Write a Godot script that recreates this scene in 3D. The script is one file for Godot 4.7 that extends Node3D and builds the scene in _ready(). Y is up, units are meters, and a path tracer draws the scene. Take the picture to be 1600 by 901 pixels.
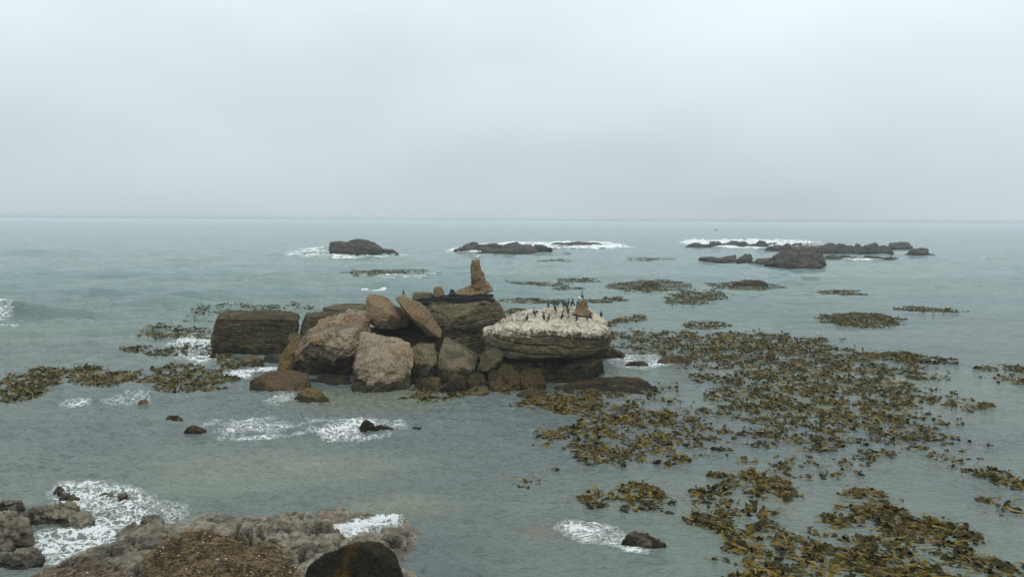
extends Node3D

# ---- camera constants (photo pixels are turned into rays only to find where things stand) ----
const FOCAL := 1232.0
const SHIFT := 0.7
const EYE := Vector3(0, 12, 0)
var eye_basis := Basis()
var names_used := {}
var mats := {}
var ico := {}
var noise_a := FastNoiseLite.new()
var noise_b := FastNoiseLite.new()
var noise_c := FastNoiseLite.new()
var noise_d := FastNoiseLite.new()
var noise_cell := FastNoiseLite.new()
var noise_block := FastNoiseLite.new()
var rng := RandomNumberGenerator.new()
var rock_skin := {}

# ------------------------------------------------------------------ helpers
func ray(px: float, py: float) -> Vector3:
	return eye_basis * Vector3((px - 800.0) / FOCAL, -(py - 450.5) / FOCAL, -1.0)

func deep(px: float, py: float, d: float) -> Vector3:      # the point of that sight line d metres out to sea
	var r := ray(px, py)
	return EYE + r * (d / -r.z)

func on_sea(px: float, py: float) -> Vector3:
	var r := ray(px, py)
	return EYE + r * (-EYE.y / minf(r.y, -0.0006))

func numbered(called: String) -> String:
	if not names_used.has(called):
		names_used[called] = 0
		return called
	names_used[called] += 1
	return "%s_%03d" % [called, names_used[called]]

func tag(o: Node, label := "", category := "", group := "", kind := "") -> void:
	if label: o.set_meta("label", label)
	if category: o.set_meta("category", category)
	if group: o.set_meta("group", group)
	if kind: o.set_meta("kind", kind)

func base(called: String, at: Vector3, turn := 0.0) -> Node3D:
	var o := Node3D.new()
	o.name = numbered(called)
	add_child(o)
	o.position = at
	o.rotation.y = turn
	return o

func part(called: String, m: Mesh, mat: Material, parent: Node) -> MeshInstance3D:
	var o := MeshInstance3D.new()
	o.mesh = m
	o.material_override = mat
	if parent == self:
		o.name = numbered(called)
		add_child(o)
	else:
		o.name = called
		parent.add_child(o, true)
	return o

func setup_noise(n: FastNoiseLite, s: int, f: float, oct: int, kind := FastNoiseLite.TYPE_SIMPLEX_SMOOTH) -> void:
	n.seed = s
	n.frequency = f
	n.noise_type = kind
	n.fractal_type = FastNoiseLite.FRACTAL_FBM if oct > 1 else FastNoiseLite.FRACTAL_NONE
	n.fractal_octaves = oct

func lin(r: float, g: float, b: float) -> Color:
	return Color(r, g, b).linear_to_srgb()

func noise_texture(s: int, f: float, oct: int, lo: Color, hi: Color, size := 512) -> NoiseTexture2D:
	var n := FastNoiseLite.new()
	setup_noise(n, s, f, oct)
	var t := NoiseTexture2D.new()
	t.width = size
	t.height = size
	t.seamless = true
	t.noise = n
	var g := Gradient.new()
	g.set_color(0, lo)
	g.set_color(1, hi)
	t.color_ramp = g
	return t

func height_texture(s: int, f: float, oct: int, ridged := false, size := 512) -> NoiseTexture2D:
	var n := FastNoiseLite.new()
	setup_noise(n, s, f, oct)
	if ridged:
		n.fractal_type = FastNoiseLite.FRACTAL_RIDGED
	var t := NoiseTexture2D.new()
	t.width = size
	t.height = size
	t.seamless = true
	t.noise = n
	return t

func mesh_of(v: PackedVector3Array, idx: PackedInt32Array, col := PackedColorArray(), uv := PackedVector2Array(), nor := PackedVector3Array()) -> ArrayMesh:
	var a := []
	a.resize(Mesh.ARRAY_MAX)
	a[Mesh.ARRAY_VERTEX] = v
	a[Mesh.ARRAY_INDEX] = idx
	a[Mesh.ARRAY_NORMAL] = nor if nor.size() else normals_of(v, idx)
	if col.size(): a[Mesh.ARRAY_COLOR] = col
	if uv.size(): a[Mesh.ARRAY_TEX_UV] = uv
	var m := ArrayMesh.new()
	m.add_surface_from_arrays(Mesh.PRIMITIVE_TRIANGLES, a)
	return m

func normals_of(v: PackedVector3Array, idx: PackedInt32Array) -> PackedVector3Array:
	var n := PackedVector3Array()
	n.resize(v.size())
	for t in range(0, idx.size(), 3):
		var a := idx[t]
		var b := idx[t + 1]
		var c := idx[t + 2]
		var f := (v[c] - v[a]).cross(v[b] - v[a])
		n[a] += f
		n[b] += f
		n[c] += f
	for i in n.size():
		n[i] = n[i].normalized()
	return n

func icosphere(level: int) -> Array:
	if ico.has(level):
		return ico[level]
	var v := PackedVector3Array()
	var idx := PackedInt32Array()
	if level == 0:
		var p := (1.0 + sqrt(5.0)) / 2.0
		for q in [[-1, p, 0], [1, p, 0], [-1, -p, 0], [1, -p, 0], [0, -1, p], [0, 1, p], [0, -1, -p], [0, 1, -p], [p, 0, -1], [p, 0, 1], [-p, 0, -1], [-p, 0, 1]]:
			v.append(Vector3(q[0], q[1], q[2]).normalized())
		for f in [[0, 11, 5], [0, 5, 1], [0, 1, 7], [0, 7, 10], [0, 10, 11], [1, 5, 9], [5, 11, 4], [11, 10, 2], [10, 7, 6], [7, 1, 8], [3, 9, 4], [3, 4, 2], [3, 2, 6], [3, 6, 8], [3, 8, 9], [4, 9, 5], [2, 4, 11], [6, 2, 10], [8, 6, 7], [9, 8, 1]]:
			idx.append_array(PackedInt32Array([f[0], f[2], f[1]]))
	else:
		var lower: Array = icosphere(level - 1)
		v = lower[0].duplicate()
		var src: PackedInt32Array = lower[1]
		var mid := {}
		for t in range(0, src.size(), 3):
			var k := PackedInt32Array([0, 0, 0])
			for e in 3:
				var a := src[t + e]
				var b := src[t + (e + 1) % 3]
				var key := mini(a, b) * 200000 + maxi(a, b)
				if not mid.has(key):
					mid[key] = v.size()
					v.append(((v[a] + v[b]) * 0.5).normalized())
				k[e] = mid[key]
			idx.append_array(PackedInt32Array([src[t], k[0], k[2], src[t + 1], k[1], k[0], src[t + 2], k[2], k[1], k[0], k[1], k[2]]))
	ico[level] = [v, idx]
	return ico[level]

# ------------------------------------------------------------------ rocks
# A rock is the rounded hull of its corners, broken by beds, cracks and lumps.
func hull_planes(pts: PackedVector3Array) -> Array:
	var n := pts.size()
	var out := []
	var seen := {}
	for i in n:
		for j in range(i + 1, n):
			for k in range(j + 1, n):
				var nor := (pts[j] - pts[i]).cross(pts[k] - pts[i])
				if nor.length() < 1e-5:
					continue
				nor = nor.normalized()
				var d := nor.dot(pts[i])
				if d < 0.0:
					nor = -nor
					d = -d
				var ok := true
				for q in pts:
					if nor.dot(q) > d + 1e-4:
						ok = false
						break
				if ok:
					var key := Vector4i(roundi(nor.x * 14), roundi(nor.y * 14), roundi(nor.z * 14), roundi(d * 14))
					if not seen.has(key):
						seen[key] = true
						out.append([nor, maxf(d, 0.02)])
	return out

const PALETTE := {
	"dark": [Vector3(0.118, 0.094, 0.05), Vector3(0.066, 0.054, 0.029), Vector3(0.16, 0.13, 0.075)],
	"tan": [Vector3(0.33, 0.232, 0.13), Vector3(0.22, 0.158, 0.09), Vector3(0.33, 0.185, 0.08)],
	"pink": [Vector3(0.4, 0.322, 0.228), Vector3(0.225, 0.178, 0.115), Vector3(0.33, 0.17, 0.07)],
	"wall": [Vector3(0.19, 0.155, 0.09), Vector3(0.105, 0.087, 0.05), Vector3(0.29, 0.235, 0.155)],
	"slate": [Vector3(0.055, 0.054, 0.056), Vector3(0.034, 0.034, 0.037), Vector3(0.09, 0.08, 0.07)],
	"far": [Vector3(0.105, 0.09, 0.078), Vector3(0.062, 0.055, 0.05), Vector3(0.16, 0.125, 0.095)],
	"weed": [Vector3(0.085, 0.06, 0.026), Vector3(0.045, 0.034, 0.014), Vector3(0.17, 0.115, 0.045)],
	"ochre": [Vector3(0.2, 0.135, 0.05), Vector3(0.11, 0.08, 0.035), Vector3(0.26, 0.18, 0.08)],
	"brown": [Vector3(0.135, 0.092, 0.048), Vector3(0.075, 0.054, 0.03), Vector3(0.18, 0.12, 0.06)],
	"shelf": [Vector3(0.29, 0.25, 0.18), Vector3(0.13, 0.11, 0.075), Vector3(0.33, 0.265, 0.18)],
	"black": [Vector3(0.055, 0.04, 0.018), Vector3(0.02, 0.016, 0.008), Vector3(0.16, 0.085, 0.014)],
}

func rock(called: String, label: String, category: String, lobes: Array, o := {}) -> MeshInstance3D:
	var level: int = o.get("lv", 4)
	var k: float = o.get("k", 12.0) * 6.0
	var blocky: float = o.get("blocky", 0.5)
	var r := RandomNumberGenerator.new()
	r.seed = hash(label)
	var amp: float = o.get("amp", 0.12)
	var size: float = o.get("size", 1.0)             # metres of the largest lumps
	var beds: float = o.get("beds", 0.0)             # how far beds stand out
	var bed_h: float = o.get("bed_h", 0.45)
	var bed_dir: Vector3 = o.get("dir", Vector3(0.06, 1, 0.05)).normalized()
	var crack: float = o.get("crack", 0.05)
	var pal: Array = PALETTE[o.get("pal", "wall")]
	var algae: float = o.get("algae", 0.9)           # height to which weed and black lichen grow
	var thick: float = o.get("thick", 0.0)
	var white: float = o.get("white", 99.0)          # above this height droppings cover the rock
	var stain: float = o.get("stain", 0.28)
	var sphere: Array = icosphere(level)
	var dirs: PackedVector3Array = sphere[0]
	var faces: PackedInt32Array = sphere[1]
	var all_v := PackedVector3Array()
	var all_i := PackedInt32Array()
	var all_c := PackedColorArray()
	for lobe in lobes:
		var pts := PackedVector3Array()
		var mid := Vector2()
		var foot := 0.0
		for p in lobe:
			mid += Vector2(p[0], p[1]) / lobe.size()
			foot = maxf(foot, p[1])
		if o.has("stand"):                              # rises from where its foot meets the water
			var out_at: float = -on_sea(mid.x, foot).z
			for p in lobe:
				p[2] = out_at + SHIFT + (foot - p[1]) * o.stand
		var turn_ := 0
		for p in lobe:
			turn_ += 1
			pts.append(deep(p[0], p[1], p[2] - SHIFT))
			if thick > 0.0:
				if o.get("bulge", 0.07) > 0.0 and turn_ % 3 == 0:
					pts.append(deep(lerpf(p[0], mid.x, 0.4), lerpf(p[1], mid.y, 0.4), p[2] - SHIFT - thick * o.get("bulge", 0.07)))
				pts.append(deep(lerpf(p[0], mid.x, 0.12), lerpf(p[1], mid.y, 0.06), p[2] - SHIFT + thick))
		if o.get("rooted", true):
			for i in pts.size():
				if pts[i].y < 1.0 + thick * 0.05:
					pts.append(Vector3(pts[i].x, -0.8, pts[i].z))
		var lo := pts[0]
		var hi := pts[0]
		for p in pts:
			lo = lo.min(p)
			hi = hi.max(p)
		var c := (lo + hi) * 0.5
		var half := ((hi - lo) * 0.5).max(Vector3.ONE * 0.02)
		var q := PackedVector3Array()
		for p in pts:
			q.append((p - c) / half)
		var mean := Vector3()
		for p in q:
			mean += p / q.size()
		for i in q.size():
			q[i] -= mean
		var planes := hull_planes(q)
		for n in int(o.get("cuts", 4)):                 # chips off the corners and edges
			var nd := Vector3(r.randfn(), r.randfn() * 0.7, r.randfn()).normalized()
			var far := 0.0
			for p in q:
				far = maxf(far, nd.dot(p))
			planes.append([nd, far * r.randf_range(0.78, 0.94)])
		c += mean * half
		var first := all_v.size()
		var v := PackedVector3Array()
		v.resize(dirs.size())
		for i in dirs.size():
			var d := dirs[i]
			var s := 0.0
			for pl in planes:
				var f: float = d.dot(pl[0]) / pl[1]
				if f > 0.0:
					s += pow(f, k)
			v[i] = c + d * half * pow(s, -1.0 / k)
		var nor := normals_of(v, faces)
		var small: float = minf(half.x, minf(half.y, half.z))
		var a := minf(amp, small * 0.35)
		for i in v.size():
			var p := v[i]
			var big := noise_a.get_noise_3dv(p / size) * 1.5
			var fine := noise_b.get_noise_3dv(p / size * 2.2)
			var rough := noise_d.get_noise_3dv(p / size * 2.6)
			var move: float = a * (big * 0.3 + fine * 0.25 - absf(rough) * o.get("rough", 0.7) + 0.15)
			if blocky > 0.0:
				var wp := p / size + Vector3(fine, big, fine) * 0.12
				move += a * blocky * (noise_block.get_noise_3dv(wp * 1.1) + 0.6 * noise_block.get_noise_3dv(wp * 2.7))
			if beds > 0.0:
				var t := p.dot(bed_dir) / bed_h + noise_a.get_noise_3dv(p * 0.4) * 0.8
				var layer := noise_c.get_noise_1d(floorf(t) * 37.0 + 5.0)
				var within := t - floorf(t)
				var groove := smoothstep(0.0, 0.16, within) * smoothstep(1.0, 0.86, within)
				move += beds * (layer * 1.2 + groove - 0.7)
			if crack > 0.0:
				var cc := noise_cell.get_noise_3dv(p / size + Vector3(big, fine, big) * 0.15) + 1.0
				move -= minf(crack, a) * (1.0 - smoothstep(0.0, 0.14, cc))
			v[i] = p + nor[i] * move
		nor = normals_of(v, faces)
		for i in v.size():
			var p := v[i]
			var m1 := noise_a.get_noise_3dv(p * 0.55 + Vector3(31, 7, 3)) * 1.3
			var m2 := noise_b.get_noise_3dv(p * 1.4 + Vector3(3, 71, 3))
			var col: Vector3 = pal[0].lerp(pal[1], smoothstep(-0.25, 0.45, m1 + m2 * 0.5))
			col = col.lerp(pal[2], smoothstep(0.18, 0.42, noise_a.get_noise_3dv(p * 0.8 + Vector3(9, 50, 77)) * 1.3 + m2 * 0.3) * stain * 2.0)
			if beds > 0.0:
				var t := p.dot(bed_dir) / (bed_h * 0.6) + m1 * 0.4
				col *= 1.0 + o.get("stripe", 0.3) * noise_c.get_noise_1d(t * 22.0)
			# weed and black lichen with a ragged upper edge
			var edge := algae + m1 * 0.5 + m2 * 0.55
			var grown := 1.0 - smoothstep(edge - 0.18, edge + 0.12, p.y)
			var weed := Vector3(0.052, 0.044, 0.016).lerp(Vector3(0.025, 0.021, 0.012), smoothstep(-0.3, 0.3, m2 + m1))
			col = col.lerp(weed, grown * 0.85)
			if white < 90.0:
				var run := noise_b.get_noise_2d(p.x * 2.6 + 40.0, p.z * 2.6)          # streaks that ran down the side
				var w := p.y - white + m2 * 0.6 + m1 * 0.35 + 0.4 * smoothstep(0.2, 0.42, run)
				var spot := noise_b.get_noise_3dv(p * 3.1 + Vector3(12, 9, 1))
				var ww := smoothstep(0.0, 0.16, w) * (1.0 - 0.8 * smoothstep(0.16, 0.4, spot + m1 * 0.35))
				col = col.lerp(Vector3(0.82, 0.74, 0.6).lerp(Vector3(0.46, 0.37, 0.27), smoothstep(-0.05, 0.45, m2 * 0.8 + m1 * 0.5 + noise_d.get_noise_3dv(p * 2.2) * 0.5)), ww)
			all_c.append(Color(col.x, col.y, col.z))
		all_v.append_array(v)
		for f in faces:
			all_i.append(f + first)
	var at := Vector3()
	for p in all_v:
		at += p / all_v.size()
	at.y = 0.0
	var skin := PackedVector3Array(all_v)
	for i in all_v.size():
		all_v[i] -= at
	var inst := part(called, mesh_of(all_v, all_i, all_c), mats[o.get("mat", "rock")], self)
	inst.position = at
	tag(inst, label, category, o.get("group", ""))
	rock_skin[o.get("id", inst.name)] = skin
	return inst

# where a sight line first meets the skin of a rock
func seat(id: String, px: float, py: float) -> Vector3:
	var inv := eye_basis.inverse()
	var best := Vector3()
	var score := 1e9
	for p in rock_skin[id]:
		var q: Vector3 = inv * (p - EYE)
		var off := Vector2(800.0 + FOCAL * q.x / -q.z - px, 450.5 - FOCAL * q.y / -q.z - py).length()
		var s := off * 1.0 + (-q.z) * 0.08
		if off < 8.0 and s < score:
			score = s
			best = p
	return best

# ------------------------------------------------------------------ sea
func gauss(x: float) -> float:
	return exp(-x * x)

var shallows := []
var crests := []          # [point, half length, half width, height, turn]
func sea_y(x: float, z: float) -> float:
	var d := -z
	var calm := 1.0 - 0.75 * smoothstep(-0.1, 0.16, x / maxf(d, 20.0)) * (1.0 - smoothstep(90.0, 260.0, d))
	var h := 0.0
	h += 0.8 * calm * noise_c.get_noise_2d(x * 1.0, z * 3.2) * smoothstep(30.0, 110.0, d)
	h += (0.14 + 0.14 * smoothstep(40.0, 90.0, d)) * calm * noise_a.get_noise_2d(x * 0.6 + 40.0, z * 1.6) * (1.0 - smoothstep(220.0, 420.0, d))
	h += 0.11 * calm * noise_b.get_noise_2d(x * 1.3, z * 2.0 + 9.0) * (1.0 - smoothstep(60.0, 130.0, d))
	if d < 75.0:
		h += 0.06 * calm * noise_d.get_noise_2d(x * 0.9, z * 1.5) * (1.0 - smoothstep(40.0, 75.0, d))
	if d > 250.0:
		h += 0.5 * noise_c.get_noise_2d(x * 0.35 + 300.0, z * 0.7) * smoothstep(250.0, 600.0, d)
	for c in crests:
		var dx: float = x - c[0].x
		var dz: float = z - c[0].z + dx * c[4] + 0.8 * noise_a.get_noise_2d(x * 0.3, 7.0)
		if absf(dx) < c[1] * 2.5 and absf(dz) < c[2] * 3.0:
			h += 1.5 * c[3] * gauss(dx / c[1]) * (gauss(dz / c[2]) if dz < 0.0 else gauss(dz / (c[2] * 0.55)))
	return h

func build_sea() -> void:
	var rows := []
	var d := 17.0
	while d < 40000.0:
		rows.append(d)
		d += maxf(0.085, d * d / 9456.0 * 0.62)
	rows.append(40000.0)
	var cols := 620
	var v := PackedVector3Array()
	var c := PackedColorArray()
	var uv := PackedVector2Array()
	var n: int = rows.size() * (cols + 1)
	v.resize(n)
	c.resize(n)
	uv.resize(n)
	var i := 0
	for r in rows:
		var w: float = r * 0.8 + 8.0
		for k in cols + 1:
			var x := (k * 2.0 / cols - 1.0) * w
			var z: float = -r
			v[i] = Vector3(x, sea_y(x, z), z)
			uv[i] = Vector2(x / 11.0, z / 6.0)
			# suspended sand and plankton drift in patches
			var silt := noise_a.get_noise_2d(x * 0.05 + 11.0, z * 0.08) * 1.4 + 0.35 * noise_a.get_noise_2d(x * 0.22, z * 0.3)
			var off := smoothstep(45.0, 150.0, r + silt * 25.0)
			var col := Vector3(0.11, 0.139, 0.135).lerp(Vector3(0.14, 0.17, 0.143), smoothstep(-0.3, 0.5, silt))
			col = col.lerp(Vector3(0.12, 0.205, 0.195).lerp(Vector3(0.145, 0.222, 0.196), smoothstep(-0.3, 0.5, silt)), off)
			for sh in shallows:                      # sand stirred up over the shallows
				var away: float = Vector2((x - sh[0].x) / sh[1], (z - sh[0].z) / sh[2]).length() + silt * 0.35
				if away < 1.3:
					col = col.lerp(sh[3], 0.75 * (1.0 - smoothstep(0.2, 1.15, away)))
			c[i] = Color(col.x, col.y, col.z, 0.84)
			i += 1
	var idx := PackedInt32Array()
	idx.resize((rows.size() - 1) * cols * 6)
	var t := 0
	for r in rows.size() - 1:
		for k in cols:
			var a := r * (cols + 1) + k
			var b := a + cols + 1
			idx[t] = a; idx[t + 1] = b; idx[t + 2] = a + 1
			idx[t + 3] = a + 1; idx[t + 4] = b; idx[t + 5] = b + 1
			t += 6
	var o := part("sea", mesh_of(v, idx, c, uv), mats.sea, self)
	tag(o, "grey green sea with small waves reaching to the horizon", "sea", "", "structure")

# ------------------------------------------------------------------ foam
func inside(poly: PackedVector2Array, p: Vector2) -> bool:
	return Geometry2D.is_point_in_polygon(p, poly)

func edge_gap(poly: PackedVector2Array, p: Vector2) -> float:
	var best := 1e9
	for i in poly.size():
		best = minf(best, p.distance_squared_to(Geometry2D.get_closest_point_to_segment(p, poly[i], poly[(i + 1) % poly.size()])))
	return sqrt(best)

func ground_poly(px: Array) -> PackedVector2Array:
	var out := PackedVector2Array()
	for p in px:
		var w := on_sea(p[0], p[1])
		out.append(Vector2(w.x, w.z))
	return out

func foam(label: String, px: Array, cell: float, size: float, fill: float, o := {}) -> void:
	var poly := ground_poly(px)
	var box := Rect2(poly[0], Vector2())
	for p in poly:
		box = box.expand(p)
	var stretch: Vector2 = o.get("stretch", Vector2(1, 1))
	var soft: float = o.get("soft", size * 0.8)
	var lift: float = o.get("lift", 0.02)
	var swell: float = o.get("swell", 0.05)
	var nx := int(box.size.x / (cell * stretch.x)) + 2
	var nz := int(box.size.y / (cell * stretch.y)) + 2
	var step := Vector2(cell * stretch.x, cell * stretch.y)
	var f := PackedFloat32Array()
	f.resize(nx * nz)
	for j in nz:
		for i in nx:
			var p := box.position + Vector2(i, j) * step
			if not inside(poly, p):
				f[j * nx + i] = -0.2
				continue
			var q := p / stretch / size
			var wx := noise_a.get_noise_2d(q.x * 0.5 + 5.0, q.y * 0.5) * 1.2
			var wy := noise_a.get_noise_2d(q.x * 0.5 + 55.0, q.y * 0.5 + 9.0) * 1.2
			var n1 := absf(noise_b.get_noise_2d((q.x + wx) * 0.9, (q.y + wy) * 0.9)) * 3.0
			var n2 := absf(noise_b.get_noise_2d((q.x + wy) * 2.3 + 77.0, (q.y + wx) * 2.3)) * 3.0
			var cloud := noise_a.get_noise_2d(q.x * 0.5 + 99.0, q.y * 0.5) * 1.7
			var g := minf(1.0, edge_gap(poly, p) / soft)
			var bare := noise_b.get_noise_2d(q.x * 7.0, q.y * 7.0)
			var w: float = fill * clampf(1.0 + cloud * o.get("patch", 0.8) * 1.6, 0.0, 2.0) * g
			f[j * nx + i] = -0.2 if w < 0.02 else maxf(w - n1, w * 0.75 - n2) - 0.05 + bare * 0.12
	var st := PackedVector3Array()
	var idx := PackedInt32Array()
	for j in nz - 1:
		for i in nx - 1:
			var fs := [f[j * nx + i], f[j * nx + i + 1], f[(j + 1) * nx + i + 1], f[(j + 1) * nx + i]]
			if fs[0] <= 0.0 and fs[1] <= 0.0 and fs[2] <= 0.0 and fs[3] <= 0.0:
				continue
			var cs := [Vector2(i, j), Vector2(i + 1, j), Vector2(i + 1, j + 1), Vector2(i, j + 1)]
			var loop := PackedVector3Array()
			for e in 4:
				var a: float = fs[e]
				var b: float = fs[(e + 1) % 4]
				var pa: Vector2 = box.position + cs[e] * step
				var pb: Vector2 = box.position + cs[(e + 1) % 4] * step
				if a > 0.0:
					loop.append(Vector3(pa.x, sea_y(pa.x, pa.y) + lift + swell * clampf(a, 0.0, 1.0), pa.y))
				if (a > 0.0) != (b > 0.0):
					var m := pa.lerp(pb, a / (a - b))
					loop.append(Vector3(m.x, sea_y(m.x, m.y) + lift, m.y))
			var first := st.size()
			st.append_array(loop)
			for t in range(1, loop.size() - 1):
				idx.append_array(PackedInt32Array([first, first + t, first + t + 1]))
	if idx.is_empty():
		return
	var m := part("sea_foam", mesh_of(st, idx), mats.foam, self)
	var film_v := PackedVector3Array()                 # the thin film of bubbles round the thick foam
	var film_i := PackedInt32Array()
	for j in nz - 1:
		for i in nx - 1:
			var most := maxf(maxf(f[j * nx + i], f[j * nx + i + 1]), maxf(f[(j + 1) * nx + i + 1], f[(j + 1) * nx + i]))
			if most < -0.13:
				continue
			var first := film_v.size()
			for q in [Vector2(i, j), Vector2(i + 1, j), Vector2(i + 1, j + 1), Vector2(i, j + 1)]:
				var w: Vector2 = box.position + q * step
				film_v.append(Vector3(w.x, sea_y(w.x, w.y) + lift * 0.55, w.y))
			film_i.append_array(PackedInt32Array([first, first + 1, first + 2, first, first + 2, first + 3]))
	if film_i.size():
		part("film", mesh_of(film_v, film_i), mats.film, m).set_meta("kind", "stuff")
	tag(m, label, "foam", "", "stuff")

# a standing ridge of broken white water
func surf(label: String, line: Array, d: float, high: float, deep_m: float, seed_at: float) -> void:
	var v := PackedVector3Array()
	var idx := PackedInt32Array()
	var pts := []
	for p in line:
		pts.append(deep(p[0], 345.0, d + p[1]))
	var n := 130
	var across := 14
	for i in n + 1:
		var t := float(i) / n
		var s := t * (pts.size() - 1)
		var a: Vector3 = pts[mini(int(s), pts.size() - 2)]
		var b: Vector3 = pts[mini(int(s) + 1, pts.size() - 1)]
		var p := a.lerp(b, s - mini(int(s), pts.size() - 2))
		var h: float = high * (0.55 + 0.9 * noise_c.get_noise_1d(p.x * 3.0 + seed_at)) * smoothstep(0.0, 0.12, t) * smoothstep(1.0, 0.85, t)
		for k in across + 1:
			var u := k * 2.0 / across - 1.0
			var z := p.z + u * deep_m * (0.7 + 0.5 * noise_a.get_noise_1d(p.x * 0.2 + seed_at))
			var prof := pow(maxf(0.0, 1.0 - u * u), 0.7)
			v.append(Vector3(p.x, sea_y(p.x, z) - 0.3 + maxf(h, 0.1) * prof * (1.0 + 0.5 * noise_b.get_noise_2d(p.x * 0.6, z * 0.5)) + 0.3 * prof, z))
	for i in n:
		for k in across:
			var a := i * (across + 1) + k
			idx.append_array(PackedInt32Array([a, a + across + 1, a + 1, a + 1, a + across + 1, a + across + 2]))
	var m := part("breaking_surf", mesh_of(v, idx), mats.foam, self)
	tag(m, label, "surf", "", "stuff")

# ------------------------------------------------------------------ kelp
var blade_meshes := []
func blade_mesh(kind: int, s: int) -> ArrayMesh:
	var r := RandomNumberGenerator.new()
	r.seed = 900 + s
	var segs := 7
	var across := 3
	var v := PackedVector3Array()
	var idx := PackedInt32Array()
	var ph := r.randf() * TAU
	var bend := r.randf_range(-0.25, 0.25)
	for i in segs + 1:
		var t := float(i) / segs
		var w := 0.0
		var x := 0.0
		var y := 0.0
		var z := 0.0
		var cup := 0.0
		if kind == 0:       # a leathery hump standing out of the water
			z = (t - 0.5) * 0.62
			y = 0.13 * sin(PI * pow(t, 0.8)) - 0.05
			w = 0.19 * pow(sin(PI * (0.12 + 0.8 * t)), 0.7)
			cup = -0.09
			x = bend * 0.4 * sin(t * 3.0)
		elif kind == 1:     # a blade that rises and folds over
			z = 0.12 * sin(t * 3.4) + 0.2 * t * t
			y = 0.21 * sin(PI * 0.72 * t) - 0.06
			w = 0.05 + 0.15 * sin(PI * minf(1.0, t * 1.05))
			cup = 0.07 * sin(ph + t * 4.0)
			x = bend * t
		elif kind == 2:     # a long strap afloat
			z = (t - 0.5) * 1.5
			y = 0.012 + 0.02 * sin(t * 9.0 + ph)
			w = 0.034 * sin(PI * (0.1 + 0.84 * t)) + 0.008
			x = 0.22 * sin(t * 6.0 + ph) + bend * t
			cup = -0.01
		else:               # a curled rounded frond lying half awash
			z = (t - 0.5) * 0.46
			y = 0.07 + 0.09 * sin(t * 5.0 + ph) - 0.05
			w = 0.2 * sqrt(maxf(0.02, 1.0 - pow(2.0 * t - 1.0, 2.0)))
			cup = 0.1 * cos(ph + t * 3.0)
			x = bend * 0.3
		for k in across + 1:
			var u := k * 2.0 / across - 1.0
			var ruffle := 0.025 * sin(t * 11.0 + ph + u * 2.0) * absf(u)
			v.append(Vector3(x + u * w, y + cup * u * u + ruffle, z))
	for i in segs:
		for k in across:
			var a := i * (across + 1) + k
			idx.append_array(PackedInt32Array([a, a + across + 1, a + 1, a + 1, a + across + 1, a + across + 2]))
	var c := PackedColorArray()
	for q in v.size():
		c.append(Color(1, 1, 1))
	return mesh_of(v, idx, c)

func kelp_colour(r: RandomNumberGenerator, kind: int, amber: float) -> Vector3:
	var olive := Vector3(0.056, 0.044, 0.009).lerp(Vector3(0.018, 0.016, 0.006), r.randf())
	var warm := Vector3(0.11, 0.075, 0.011).lerp(Vector3(0.21, 0.13, 0.018), r.randf() * r.randf())
	var pale := Vector3(0.11, 0.088, 0.04).lerp(Vector3(0.2, 0.16, 0.08), r.randf())
	if kind == 2:
		return pale if r.randf() < 0.6 else warm
	return olive.lerp(warm, r.randf()) if r.randf() < amber * 0.75 else olive

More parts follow.
